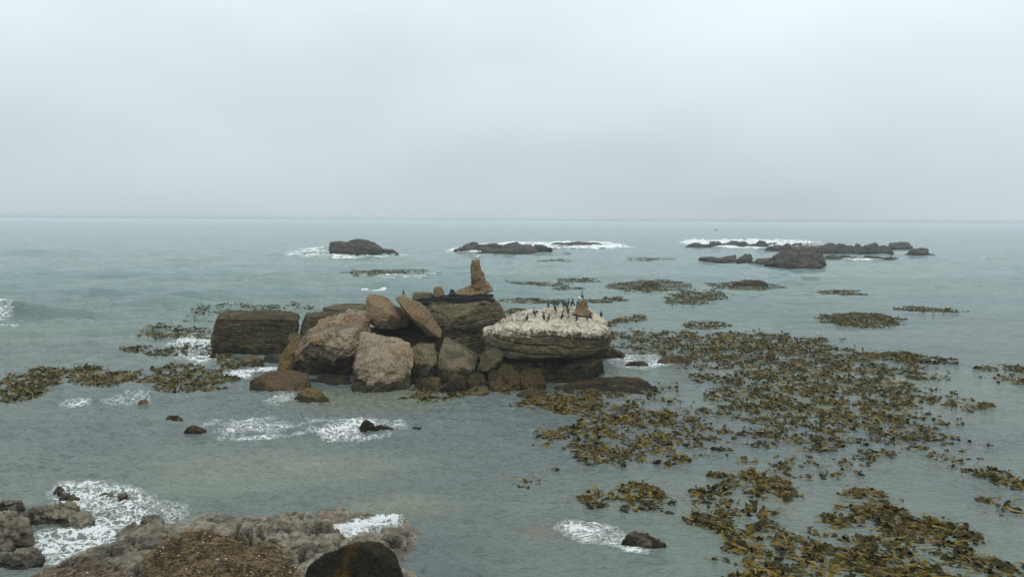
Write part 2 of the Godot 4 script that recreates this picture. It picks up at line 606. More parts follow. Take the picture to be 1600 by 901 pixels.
func kelp(label: String, px: Array, dens: float, o := {}) -> void:
	var poly := ground_poly(px)
	var box := Rect2(poly[0], Vector2())
	for p in poly:
		box = box.expand(p)
	var r := RandomNumberGenerator.new()
	r.seed = hash(label)
	var soft: float = o.get("soft", 1.2)
	var gap: float = o.get("gap", 0.0)
	var grow: float = o.get("grow", 1.0)
	var picked := int(o.get("parts", 0))
	var amber: float = o.get("amber", 0.4)
	var count := int(box.size.x * box.size.y * dens * 4.4)
	var spots := []
	for i in count:
		var p := Vector2(r.randf_range(box.position.x, box.end.x), r.randf_range(box.position.y, box.end.y))
		var ragged := p + Vector2(noise_a.get_noise_2d(p.x * 0.8, p.y * 0.8 + 33.0), noise_a.get_noise_2d(p.x * 0.8 + 90.0, p.y * 0.8)) * soft * 1.6
		if not inside(poly, ragged):
			continue
		var g := minf(1.0, edge_gap(poly, ragged) / soft)
		var clump := noise_a.get_noise_2d(p.x * 1.1 + 17.0, p.y * 0.7) * 1.2 + noise_b.get_noise_2d(p.x * 1.0, p.y * 0.7) * 1.3
		if r.randf() > smoothstep(-1.0, 0.85, clump - gap - (1.0 - g) * 0.7):
			continue
		var pick := r.randf()
		var kind := 0 if pick < 0.32 else 1 if pick < 0.5 else 2 if pick < 0.72 else 3
		var big := r.randf_range(0.28, 0.66) * grow
		if kind == 2:
			big *= 1.5
		if r.randf() < 0.1:
			big *= 1.5
		var y := sea_y(p.x, p.y) + (r.randf_range(-0.015, 0.015) if kind == 2 else r.randf_range(-0.03, 0.06) + 0.07 * clampf(clump, 0.0, 1.0))
		var b := Basis(Vector3.UP, (r.randf() * TAU) if kind != 2 else (0.9 + r.randfn() * 0.7)) * Basis(Vector3.RIGHT, r.randfn() * 0.22) * Basis(Vector3.BACK, r.randfn() * 0.25)
		b = b.scaled(Vector3(big, big * r.randf_range(0.7, 1.15), big))
		spots.append([Transform3D(b, Vector3(p.x, y, p.y)), kind * 3 + r.randi() % 3, kelp_colour(r, kind, amber + 0.5 * noise_a.get_noise_2d(p.x * 0.4 + 70.0, p.y * 0.4)), big * (0.35 if kind == 2 else 1.0) / p.length()])
	if spots.is_empty():
		return
	var mid := Vector3(box.get_center().x, 0, box.get_center().y)
	var root := base("kelp_bed", mid)
	tag(root, label, "kelp", "beds of kelp afloat on the sea")
	spots.sort_custom(func(a, b): return a[3] > b[3])
	for i in mini(picked, spots.size()):
		var s: Array = spots[i]
		var tone := 0
		var gap2 := 1e9
		for n in blade_tones.size():
			var dd: float = s[2].distance_squared_to(blade_tones[n])
			if dd < gap2:
				gap2 = dd
				tone = n
		var m := part("blade", blade_meshes[s[1]], mats["blade%d" % tone], root)
		var t: Transform3D = s[0]
		t.origin -= mid
		m.transform = t
	var rest := spots.slice(mini(picked, spots.size()))
	for kind in 12:
		var mine := rest.filter(func(s): return s[1] == kind)
		if mine.is_empty():
			continue
		var mm := MultiMesh.new()
		mm.transform_format = MultiMesh.TRANSFORM_3D
		mm.use_colors = true
		mm.mesh = blade_meshes[kind]
		mm.instance_count = mine.size()
		for i in mine.size():
			var t: Transform3D = mine[i][0]
			t.origin -= mid
			mm.set_instance_transform(i, t)
			var cc: Vector3 = mine[i][2]
			mm.set_instance_color(i, Color(cc.x, cc.y, cc.z))
		var mi := MultiMeshInstance3D.new()
		mi.multimesh = mm
		mi.material_override = mats.kelp
		mi.name = "small_fronds"
		mi.set_meta("kind", "stuff")
		root.add_child(mi, true)

const blade_tones := [Vector3(0.046, 0.036, 0.008), Vector3(0.022, 0.019, 0.006), Vector3(0.072, 0.053, 0.01), Vector3(0.115, 0.077, 0.012), Vector3(0.17, 0.108, 0.016), Vector3(0.21, 0.165, 0.068)]

func ellipse(x: float, y: float, rx: float, ry: float, tilt := 0.0) -> Array:
	var out := []
	for i in 14:
		var a := i * TAU / 14.0
		out.append([x + rx * cos(a), y + ry * sin(a) + tilt * rx * cos(a)])
	return out

# ------------------------------------------------------------------ birds
func tube(path: Array, rad: Array, sides := 9) -> ArrayMesh:
	var v := PackedVector3Array()
	var idx := PackedInt32Array()
	var n := path.size()
	for i in n:
		var fwd: Vector3 = (path[mini(i + 1, n - 1)] - path[maxi(i - 1, 0)]).normalized()
		var side := Vector3.RIGHT
		var up := fwd.cross(side).normalized()
		for k in sides:
			var a := k * TAU / sides
			v.append(path[i] + side * cos(a) * rad[i].x + up * sin(a) * rad[i].y)
	for i in n - 1:
		for k in sides:
			var a := i * sides + k
			var b := i * sides + (k + 1) % sides
			idx.append_array(PackedInt32Array([a, b, a + sides, b, b + sides, a + sides]))
	var first := v.size()
	v.append(path[0])
	v.append(path[n - 1])
	for k in sides:
		idx.append_array(PackedInt32Array([first, (k + 1) % sides, k]))
		idx.append_array(PackedInt32Array([first + 1, (n - 1) * sides + k, (n - 1) * sides + (k + 1) % sides]))
	return mesh_of(v, idx)

func wing_mesh(open: float, s: float) -> ArrayMesh:
	var v := PackedVector3Array()
	var idx := PackedInt32Array()
	for i in 6:
		var t := i / 5.0
		for k in 4:
			var u := k / 3.0
			if open < 0.5:
				v.append(Vector3(s * (0.085 + 0.035 * sin(PI * u) * sin(PI * (0.2 + t * 0.7))), 0.46 - 0.32 * t - 0.02 * u, -0.05 + 0.13 * u * (1.0 - 0.75 * t) + 0.13 * t))
			else:
				v.append(Vector3(s * (0.07 + 0.4 * t), 0.42 + 0.1 * sin(t * 2.6) - 0.24 * u * (1.0 - 0.35 * t), 0.02 + 0.05 * u + 0.05 * t))
	for i in 5:
		for k in 3:
			var a := i * 4 + k
			idx.append_array(PackedInt32Array([a, a + 1, a + 4, a + 1, a + 5, a + 4]))
	return mesh_of(v, idx)

func cormorant_body(neck: float) -> ArrayMesh:
	var path := [Vector3(0, 0.03, 0.24), Vector3(0, 0.07, 0.2), Vector3(0, 0.14, 0.13), Vector3(0, 0.22, 0.06), Vector3(0, 0.31, 0.01), Vector3(0, 0.4, -0.02), Vector3(0, 0.46, -0.03),
		Vector3(0, 0.5, -0.02), Vector3(0, 0.54 + neck * 0.4, 0.0), Vector3(0, 0.58 + neck * 0.8, 0.0), Vector3(0, 0.62 + neck, -0.02), Vector3(0, 0.64 + neck, -0.06), Vector3(0, 0.635 + neck, -0.1), Vector3(0, 0.63 + neck, -0.13), Vector3(0, 0.625 + neck, -0.18)]
	var rad := [Vector2(0.03, 0.01), Vector2(0.045, 0.015), Vector2(0.06, 0.035), Vector2(0.1, 0.085), Vector2(0.118, 0.105), Vector2(0.105, 0.09), Vector2(0.075, 0.065),
		Vector2(0.045, 0.045), Vector2(0.036, 0.038), Vector2(0.034, 0.035), Vector2(0.037, 0.04), Vector2(0.035, 0.038), Vector2(0.022, 0.022), Vector2(0.012, 0.012), Vector2(0.005, 0.006)]
	return tube(path, rad)

func bird(called: String, label: String, at: Vector3, turn: float, o := {}) -> Node3D:
	var root := base(called, at, turn)
	tag(root, label, "bird", o.get("group", "cormorants on the white topped rock"))
	var dark: Material = mats[o.get("mat", "bird")]
	part("body", cormorant_body(o.get("neck", 0.03)), dark, root)
	var open: bool = o.get("open", false)
	for s in [-1.0, 1.0]:
		part("wing", wing_mesh(1.0 if open else 0.0, s), mats[o.get("wing", o.get("mat", "bird"))], root)
		var leg := part("leg", tube([Vector3(s * 0.05, 0.2, 0.05), Vector3(s * 0.05, 0.08, 0.06), Vector3(s * 0.05, 0.015, 0.04), Vector3(s * 0.05, 0.0, -0.07)], [Vector2(0.03, 0.03), Vector2(0.014, 0.014), Vector2(0.02, 0.012), Vector2(0.035, 0.006)], 6), mats[o.get("leg", "bird_leg")], root)
		leg.position.y = 0.0
	if o.has("breast"):
		part("breast", tube([Vector3(0, 0.2, -0.035), Vector3(0, 0.28, -0.075), Vector3(0, 0.37, -0.085), Vector3(0, 0.44, -0.07), Vector3(0, 0.49, -0.045)], [Vector2(0.02, 0.02), Vector2(0.075, 0.045), Vector2(0.085, 0.05), Vector2(0.065, 0.045), Vector2(0.02, 0.03)]), mats[o.breast], root)
	var grow: float = o.get("grow", 1.0)
	root.scale = Vector3.ONE * grow
	if o.has("lean"):
		root.rotation.z = o.lean
	return root

func gull(label: String, at: Vector3, turn: float) -> void:
	var root := base("gull", at, turn)
	tag(root, label, "bird", "gulls")
	part("body", tube([Vector3(0, 0.16, 0.22), Vector3(0, 0.17, 0.14), Vector3(0, 0.19, 0.04), Vector3(0, 0.22, -0.05), Vector3(0, 0.27, -0.11), Vector3(0, 0.33, -0.13), Vector3(0, 0.36, -0.15), Vector3(0, 0.355, -0.19)],
		[Vector2(0.02, 0.008), Vector2(0.05, 0.03), Vector2(0.085, 0.08), Vector2(0.085, 0.085), Vector2(0.05, 0.055), Vector2(0.04, 0.042), Vector2(0.038, 0.036), Vector2(0.01, 0.01)]), mats.gull_white, root)
	part("bill", tube([Vector3(0, 0.35, -0.185), Vector3(0, 0.345, -0.22), Vector3(0, 0.335, -0.24)], [Vector2(0.01, 0.011), Vector2(0.008, 0.01), Vector2(0.002, 0.003)], 6), mats.bill, root)
	for s in [-1.0, 1.0]:
		part("wing", tube([Vector3(s * 0.07, 0.23, -0.05), Vector3(s * 0.085, 0.22, 0.05), Vector3(s * 0.06, 0.19, 0.17), Vector3(s * 0.03, 0.175, 0.27)], [Vector2(0.015, 0.03), Vector2(0.022, 0.055), Vector2(0.02, 0.03), Vector2(0.004, 0.006)], 7), mats.gull_grey, root)
		part("leg", tube([Vector3(s * 0.03, 0.13, 0.02), Vector3(s * 0.03, 0.01, 0.02), Vector3(s * 0.03, 0.0, -0.04)], [Vector2(0.007, 0.007), Vector2(0.007, 0.007), Vector2(0.02, 0.004)], 6), mats.bill, root)

# ------------------------------------------------------------------ shore
func shore_height(p: Vector2, polys: Dictionary) -> Vector3:      # height, kind of ground (0 ledge, 1 shingle), dark tint of the joints
	var edge := edge_gap(polys.ledge, p) * (1.0 if inside(polys.ledge, p) else -1.0)
	var n1 := noise_a.get_noise_2d(p.x * 0.7, p.y * 0.7)
	var n2 := noise_b.get_noise_2d(p.x * 0.9, p.y * 0.9)
	edge += n1 * 0.5 + n2 * 0.25
	var h := -0.9 + 1.02 * smoothstep(-2.2, 0.25, edge) + 0.16 * smoothstep(0.0, 1.6, edge)
	var dry := smoothstep(-0.25, 0.5, edge)
	# beds that break off in steps, joints and pot holes of the rock shelf
	var bed := 0.3 * n1 + 0.16 * n2 + 0.05 * noise_d.get_noise_2d(p.x, p.y) + 0.2
	var st := bed / 0.13
	h += dry * (0.13 * (floorf(st) + smoothstep(0.0, 0.22, st - floorf(st))) - 0.12)
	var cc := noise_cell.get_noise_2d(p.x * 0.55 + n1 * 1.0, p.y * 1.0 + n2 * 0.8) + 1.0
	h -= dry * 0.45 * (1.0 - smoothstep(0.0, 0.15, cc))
	var c2 := noise_cell.get_noise_2d(p.x * 1.7 + 60.0 + n2, p.y * 2.2 + n1) + 1.0
	h -= dry * 0.14 * (1.0 - smoothstep(0.0, 0.13, c2))
	h += dry * 0.04 * noise_d.get_noise_2d(p.x * 2.0, p.y * 2.0)
	var pool: float = edge_gap(polys.pool, p) * (1.0 if inside(polys.pool, p) else -1.0)
	h = lerpf(h, -0.25, smoothstep(-0.25, 0.2, pool + n2 * 0.3))
	var kind := 0.0
	for key in ["mound", "gravel"]:
		var g: float = edge_gap(polys[key], p) * (1.0 if inside(polys[key], p) else -1.0) + n1 * 0.35 + n2 * 0.2
		var s := smoothstep(-0.12, 0.3, g)
		h += s * (0.08 + 0.12 * clampf(g, 0.0, 3.0) / 1.5)
		if s > 0.5:
			kind = 1.0 if key == "mound" else 2.0
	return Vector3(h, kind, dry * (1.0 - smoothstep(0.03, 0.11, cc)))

func build_shore() -> void:
	var polys := {
		"ledge": ground_poly([[60, 960], [95, 888], [135, 870], [195, 846], [214, 829], [262, 826], [300, 811], [326, 800], [380, 806], [440, 815], [478, 813], [512, 805], [560, 803], [600, 806], [636, 818], [640, 845], [632, 875], [640, 960]]),
		"pool": ground_poly([[516, 822], [545, 812], [600, 808], [632, 811], [622, 828], [592, 838], [560, 846], [545, 853], [532, 838]]),
		"mound": ground_poly([[222, 960], [228, 884], [265, 866], [292, 853], [345, 851], [395, 856], [432, 870], [462, 892], [485, 960]]),
		"gravel": ground_poly([[-120, 960], [-120, 886], [0, 887], [60, 886], [110, 889], [160, 897], [230, 912], [225, 960]]),
	}
	var x0 := -22.0
	var x1 := -1.5
	var z0 := -33.5
	var z1 := -22.0
	var cell := 0.042
	var nx := int((x1 - x0) / cell)
	var nz := int((z1 - z0) / cell)
	var v := PackedVector3Array()
	var c := PackedColorArray()
	for j in nz + 1:
		for i in nx + 1:
			var p := Vector2(x0 + i * cell, z0 + j * cell)
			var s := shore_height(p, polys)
			var m1 := noise_a.get_noise_2d(p.x * 1.1 + 40.0, p.y * 1.3)
			var m2 := noise_b.get_noise_2d(p.x * 1.6 + 9.0, p.y * 1.6)
			var col := Vector3(0.31, 0.27, 0.195).lerp(Vector3(0.15, 0.127, 0.085), smoothstep(-0.15, 0.35, m1 + m2 * 0.6))
			col = col.lerp(Vector3(0.28, 0.15, 0.075), 0.5 * smoothstep(0.3, 0.45, noise_b.get_noise_2d(p.x * 1.3 + 200.0, p.y * 2.0)))
			col = col.lerp(Vector3(0.055, 0.043, 0.022), 0.8 * s.z)          # weed growing in the joints, with the cracks' shade painted in too
			var grain := noise_b.get_noise_2d(p.x * 9.0, p.y * 9.0)
			if s.y == 1.0:
				col = Vector3(0.15, 0.105, 0.05).lerp(Vector3(0.075, 0.052, 0.026), smoothstep(-0.2, 0.3, grain + m1 * 0.5)).lerp(Vector3(0.34, 0.28, 0.2), smoothstep(0.24, 0.4, grain - 0.2 * m2))
			elif s.y == 2.0:
				col = Vector3(0.17, 0.128, 0.088).lerp(Vector3(0.09, 0.068, 0.045), smoothstep(-0.2, 0.3, grain + m1 * 0.4))
			var y := s.x + (0.035 * grain if s.y > 0.0 else 0.0)
			v.append(Vector3(p.x, y, p.y))
			c.append(Color(col.x, col.y, col.z))
	var idx := PackedInt32Array()
	for j in nz:
		for i in nx:
			var a := j * (nx + 1) + i
			var b := a + nx + 1
			idx.append_array(PackedInt32Array([a, a + 1, b, a + 1, b + 1, b]))
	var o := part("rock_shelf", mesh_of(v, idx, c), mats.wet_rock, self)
	tag(o, "cracked grey brown rock shelf with a brown shingle mound at the shore", "rock shelf", "", "structure")
	shelf_polys = polys
	var stones := SphereMesh.new()
	stones.radius = 0.5
	stones.height = 1.0
	stones.radial_segments = 7
	stones.rings = 4
	for key in ["mound", "gravel"]:
		var spots := []
		var r := RandomNumberGenerator.new()
		r.seed = 77
		while spots.size() < (16000 if key == "mound" else 9000):
			var p := Vector2(r.randf_range(x0, x1), r.randf_range(z0, z1))
			if inside(polys[key], p):
				var s := 0.03 + 0.06 * r.randf() * r.randf()
				var h := shore_height(p, polys)
				spots.append([Transform3D(Basis(Vector3.UP, r.randf() * TAU).scaled(Vector3(s * 1.4, s * 0.8, s)), Vector3(p.x, h.x + 0.01, p.y)), r.randf()])
		var mm := MultiMesh.new()
		mm.transform_format = MultiMesh.TRANSFORM_3D
		mm.use_colors = true
		mm.mesh = stones
		mm.instance_count = spots.size()
		for i in spots.size():
			mm.set_instance_transform(i, spots[i][0])
			var u: float = spots[i][1]
			var dark := Vector3(0.07, 0.048, 0.024) if key == "mound" else Vector3(0.08, 0.06, 0.04)
			var light := Vector3(0.15, 0.108, 0.055) if key == "mound" else Vector3(0.17, 0.128, 0.09)
			var c3 := dark.lerp(light, fposmod(u * 7.3, 1.0))
			if u > 0.985:
				c3 = Vector3(0.42, 0.37, 0.3)
			mm.set_instance_color(i, Color(c3.x, c3.y, c3.z))
		var mi := MultiMeshInstance3D.new()
		mi.multimesh = mm
		mi.material_override = mats.pebble
		mi.name = numbered("shingle")
		add_child(mi)
		tag(mi, "brown shingle with pale shell bits on the shore mound" if key == "mound" else "pinkish gravel in the bottom left corner", "shingle", "", "stuff")

var shelf_polys := {}

# ------------------------------------------------------------------ the place
func _ready() -> void:
	# camera
	eye_basis = Basis(Vector3.RIGHT, deg_to_rad(-4.9)) * Basis(Vector3.BACK, 0.0056)
	var cam := Camera3D.new()
	cam.name = "camera"
	cam.fov = rad_to_deg(2.0 * atan(450.0 / FOCAL))
	cam.near = 0.1
	cam.far = 90000.0
	add_child(cam)
	cam.transform = Transform3D(eye_basis, EYE)
	cam.current = true

	setup_noise(noise_a, 11, 0.35, 3)
	setup_noise(noise_b, 23, 0.9, 3)
	setup_noise(noise_c, 37, 0.045, 2)
	setup_noise(noise_d, 41, 1.2, 4)
	setup_noise(noise_cell, 5, 0.55, 1, FastNoiseLite.TYPE_CELLULAR)
	noise_cell.cellular_return_type = FastNoiseLite.RETURN_DISTANCE2_SUB
	setup_noise(noise_block, 15, 0.8, 1, FastNoiseLite.TYPE_CELLULAR)
	noise_block.cellular_return_type = FastNoiseLite.RETURN_CELL_VALUE
	rng.seed = 7

	# sky: an even overcast, darker toward the horizon
	var env := Environment.new()
	env.background_mode = Environment.BG_SKY
	env.tonemap_mode = Environment.TONE_MAPPER_LINEAR
	env.tonemap_exposure = 1.0
	env.sdfgi_enabled = true
	env.ssao_enabled = true
	env.ssil_enabled = true
	var sky_image := Image.create_empty(1024, 512, false, Image.FORMAT_RGBF)
	var cloud := FastNoiseLite.new()
	setup_noise(cloud, 3, 1.1, 4)
	for y in 512:
		var el := (0.5 - (y + 0.5) / 512.0) * PI
		var e := rad_to_deg(el)
		var lum := (1.13 + 1.87 * sin(maxf(el, 0.0))) / 3.0      # a standard overcast sky
		var col := Vector3(1.43, 1.64, 1.72).lerp(Vector3(1.66, 1.8, 1.85), smoothstep(0.0, 40.0, e)) * lum
		for x in 1024:
			var az := x / 1024.0 * TAU
			var dir := Vector3(cos(az) * cos(el), sin(el) * 2.6, sin(az) * cos(el))
			var n := cloud.get_noise_3dv(dir * 1.3) * 0.15
			var c := col * (1.0 + n)
			sky_image.set_pixel(x, y, Color(c.x, c.y, c.z) if e > 0.0 else Color(0.3, 0.34, 0.35))
	var pano := PanoramaSkyMaterial.new()
	pano.panorama = ImageTexture.create_from_image(sky_image)
	var sky := Sky.new()
	sky.sky_material = pano
	env.sky = sky
	# sea mist
	env.fog_enabled = true
	env.fog_density = 0.00034
	env.fog_light_color = Color(0.91, 0.967, 0.985)
	var we := WorldEnvironment.new()
	we.name = "world_environment"
	we.environment = env
	add_child(we)
	var sun := DirectionalLight3D.new()
	sun.name = "sun"
	sun.light_energy = 0.2
	sun.light_angular_distance = 25.0
	sun.light_color = Color(1.0, 0.985, 0.96)
	sun.shadow_enabled = true
	add_child(sun)
	sun.rotation_degrees = Vector3(-62, 25, 0)

	make_materials()
	crests = [
		[on_sea(8, 492), 9.0, 2.6, 1.0, -0.05], [on_sea(250, 478), 7.0, 2.2, 0.5, -0.12], [on_sea(428, 442), 6.0, 2.2, 0.75, 0.0],
		[on_sea(70, 398), 22.0, 6.0, 1.2, 0.0], [on_sea(585, 449), 4.0, 1.6, 0.55, 0.0], [on_sea(150, 458), 12.0, 2.5, 0.45, 0.05],
		[on_sea(330, 465), 9.0, 2.4, 0.4, 0.0], [on_sea(190, 540), 14.0, 2.0, 0.22, 0.04], [on_sea(300, 410), 18.0, 4.0, 0.6, 0.0], [on_sea(120, 430), 20.0, 3.4, 0.5, 0.03],
	]
	shallows = [
		[on_sea(575, 622), 6.0, 4.5, Vector3(0.125, 0.14, 0.078)], [on_sea(440, 730), 9.0, 4.0, Vector3(0.19, 0.22, 0.165)], [on_sea(620, 790), 3.5, 2.0, Vector3(0.19, 0.21, 0.15)],
		[on_sea(850, 830), 1.6, 0.8, Vector3(0.17, 0.15, 0.11)], [on_sea(330, 760), 5.0, 1.6, Vector3(0.17, 0.21, 0.165)],
	]
	build_sea()
	build_seabed()
	build_shore()
	build_slope()
	print("setting ", Time.get_ticks_msec())
	build_outcrop()
	print("outcrop ", Time.get_ticks_msec())
	build_far_reefs()
	build_small_rocks()
	print("rocks ", Time.get_ticks_msec())
	build_kelp()
	print("kelp ", Time.get_ticks_msec())
	build_foam()
	print("foam ", Time.get_ticks_msec())
	build_birds()
	build_boat()
	print("done ", Time.get_ticks_msec())

func plain(r: float, g: float, b: float, rough := 0.8, spec := 0.5) -> StandardMaterial3D:
	var m := StandardMaterial3D.new()
	m.albedo_color = lin(r, g, b)
	m.roughness = rough
	m.metallic_specular = spec
	return m

func make_materials() -> void:
	var m := StandardMaterial3D.new()
	m.vertex_color_use_as_albedo = true
	m.roughness = 0.85
	m.metallic_specular = 0.25
	m.uv1_triplanar = true
	m.uv1_scale = Vector3(0.42, 0.42, 0.42)
	m.albedo_texture = noise_texture(8, 0.02, 5, Color(0.5, 0.5, 0.49), Color(1.0, 1.0, 1.0))
	m.heightmap_enabled = true
	m.heightmap_texture = height_texture(14, 0.018, 6, true)
	m.heightmap_scale = 9.0
	mats.rock = m
	m = m.duplicate()
	m.roughness = 0.5
	m.metallic_specular = 0.4
	mats.wet_rock = m
	m = mats.rock.duplicate()
	m.uv1_scale = Vector3(0.06, 0.12, 0.06)
	m.heightmap_scale = 40.0
	mats.far_rock = m
	m = StandardMaterial3D.new()
	m.vertex_color_use_as_albedo = true
	m.transparency = BaseMaterial3D.TRANSPARENCY_ALPHA
	m.roughness = 0.09
	m.metallic_specular = 0.33
	m.albedo_texture = noise_texture(21, 0.006, 4, Color(0.92, 0.92, 0.92), Color(1, 1, 1))
	m.heightmap_enabled = true
	m.heightmap_texture = height_texture(31, 0.014, 5, false, 1024)
	m.heightmap_scale = 15.0
	mats.sea = m
	m = plain(0.78, 0.8, 0.8, 0.9, 0.3)
	m.uv1_triplanar = true
	m.uv1_scale = Vector3(0.8, 0.8, 0.8)
	m.heightmap_enabled = true
	m.heightmap_texture = height_texture(71, 0.03, 4)
	m.heightmap_scale = 5.0
	m.transparency = BaseMaterial3D.TRANSPARENCY_ALPHA
	m.albedo_color.a = 0.7
	mats.foam = m
	m = plain(0.7, 0.73, 0.72, 0.8, 0.3)
	m.transparency = BaseMaterial3D.TRANSPARENCY_ALPHA
	m.albedo_color.a = 0.26
	mats.film = m
	m = StandardMaterial3D.new()
	m.vertex_color_use_as_albedo = true
	m.roughness = 0.55
	m.metallic_specular = 0.18
	mats.kelp = m
	m = m.duplicate()
	m.roughness = 0.8
	mats.pebble = m
	for i in blade_tones.size():
		var t: Vector3 = blade_tones[i]
		m = plain(t.x, t.y, t.z, 0.55, 0.18)
		mats["blade%d" % i] = m
	for kind in 4:
		for s in 3:
			blade_meshes.append(blade_mesh(kind, kind * 3 + s))
	mats.bird = plain(0.016, 0.016, 0.019, 0.55)
	mats.bird_brown = plain(0.07, 0.05, 0.032, 0.7)
	mats.bird_grey = plain(0.05, 0.045, 0.042, 0.7)
	mats.bird_leg = plain(0.03, 0.025, 0.022, 0.7)
	mats.gull_white = plain(0.78, 0.78, 0.78, 0.8)
	mats.gull_grey = plain(0.35, 0.37, 0.39, 0.8)
	mats.bill = plain(0.45, 0.12, 0.05, 0.6)
	mats.sand = plain(0.32, 0.29, 0.2, 0.95)
	mats.sand.uv1_triplanar = true
	mats.sand.uv1_scale = Vector3(0.05, 0.05, 0.05)
	mats.sand.albedo_texture = noise_texture(51, 0.012, 5, Color(0.35, 0.35, 0.33), Color(1, 1, 1))
	mats.turf = plain(0.075, 0.09, 0.035, 0.95)
	mats.turf.uv1_triplanar = true
	mats.turf.uv1_scale = Vector3(0.1, 0.1, 0.1)
	mats.turf.albedo_texture = noise_texture(61, 0.02, 5, Color(0.5, 0.5, 0.45), Color(1, 1, 1))
	mats.boat_white = plain(0.78, 0.78, 0.76, 0.5)
	mats.boat_dark = plain(0.035, 0.04, 0.05, 0.5)
	mats.glass = plain(0.02, 0.025, 0.03, 0.1)

func build_seabed() -> void:
	var v := PackedVector3Array()
	var idx := PackedInt32Array()
	var n := 120
	for j in n + 1:
		for i in n + 1:
			var x := -150.0 + 300.0 * i / n
			var z := -16.0 - 200.0 * pow(float(j) / n, 1.4)
			v.append(Vector3(x, -1.5 - 1.5 * smoothstep(20.0, 200.0, -z) + 0.9 * noise_c.get_noise_2d(x * 2.0, z * 2.0), z))
	for j in n:
		for i in n:
			var a := j * (n + 1) + i
			var b := a + n + 1
			idx.append_array(PackedInt32Array([a, b, a + 1, a + 1, b, b + 1]))
	var o := part("seabed", mesh_of(v, idx), mats.sand, self)
	tag(o, "pale sandy sea floor under the shallow green water", "seabed", "", "structure")

func build_slope() -> void:
	var v := PackedVector3Array()
	var idx := PackedInt32Array()
	var nx := 80
	var nz := 40
	for j in nz + 1:
		for i in nx + 1:
			var x := -160.0 + 320.0 * i / nx
			var t := float(j) / nz
			var z := -22.5 + 62.5 * t
			var y := -1.2 + 11.4 * smoothstep(-0.12, 0.42, t) * clampf(t * 4.0 + 0.1, 0.0, 1.0) + 0.3 * noise_a.get_noise_2d(x * 0.3, z * 0.3)
			y = minf(y, 12.0 - 0.475 * -z - 0.4 if z < -2.0 else 10.3)
			v.append(Vector3(x, y, z))
	for j in nz:
		for i in nx:
			var a := j * (nx + 1) + i
			var b := a + nx + 1
			idx.append_array(PackedInt32Array([a, a + 1, b, a + 1, b + 1, b]))
	var o := part("coastal_slope", mesh_of(v, idx), mats.turf, self)
	tag(o, "grassy bank that the viewpoint stands on above the shore", "slope", "", "structure")

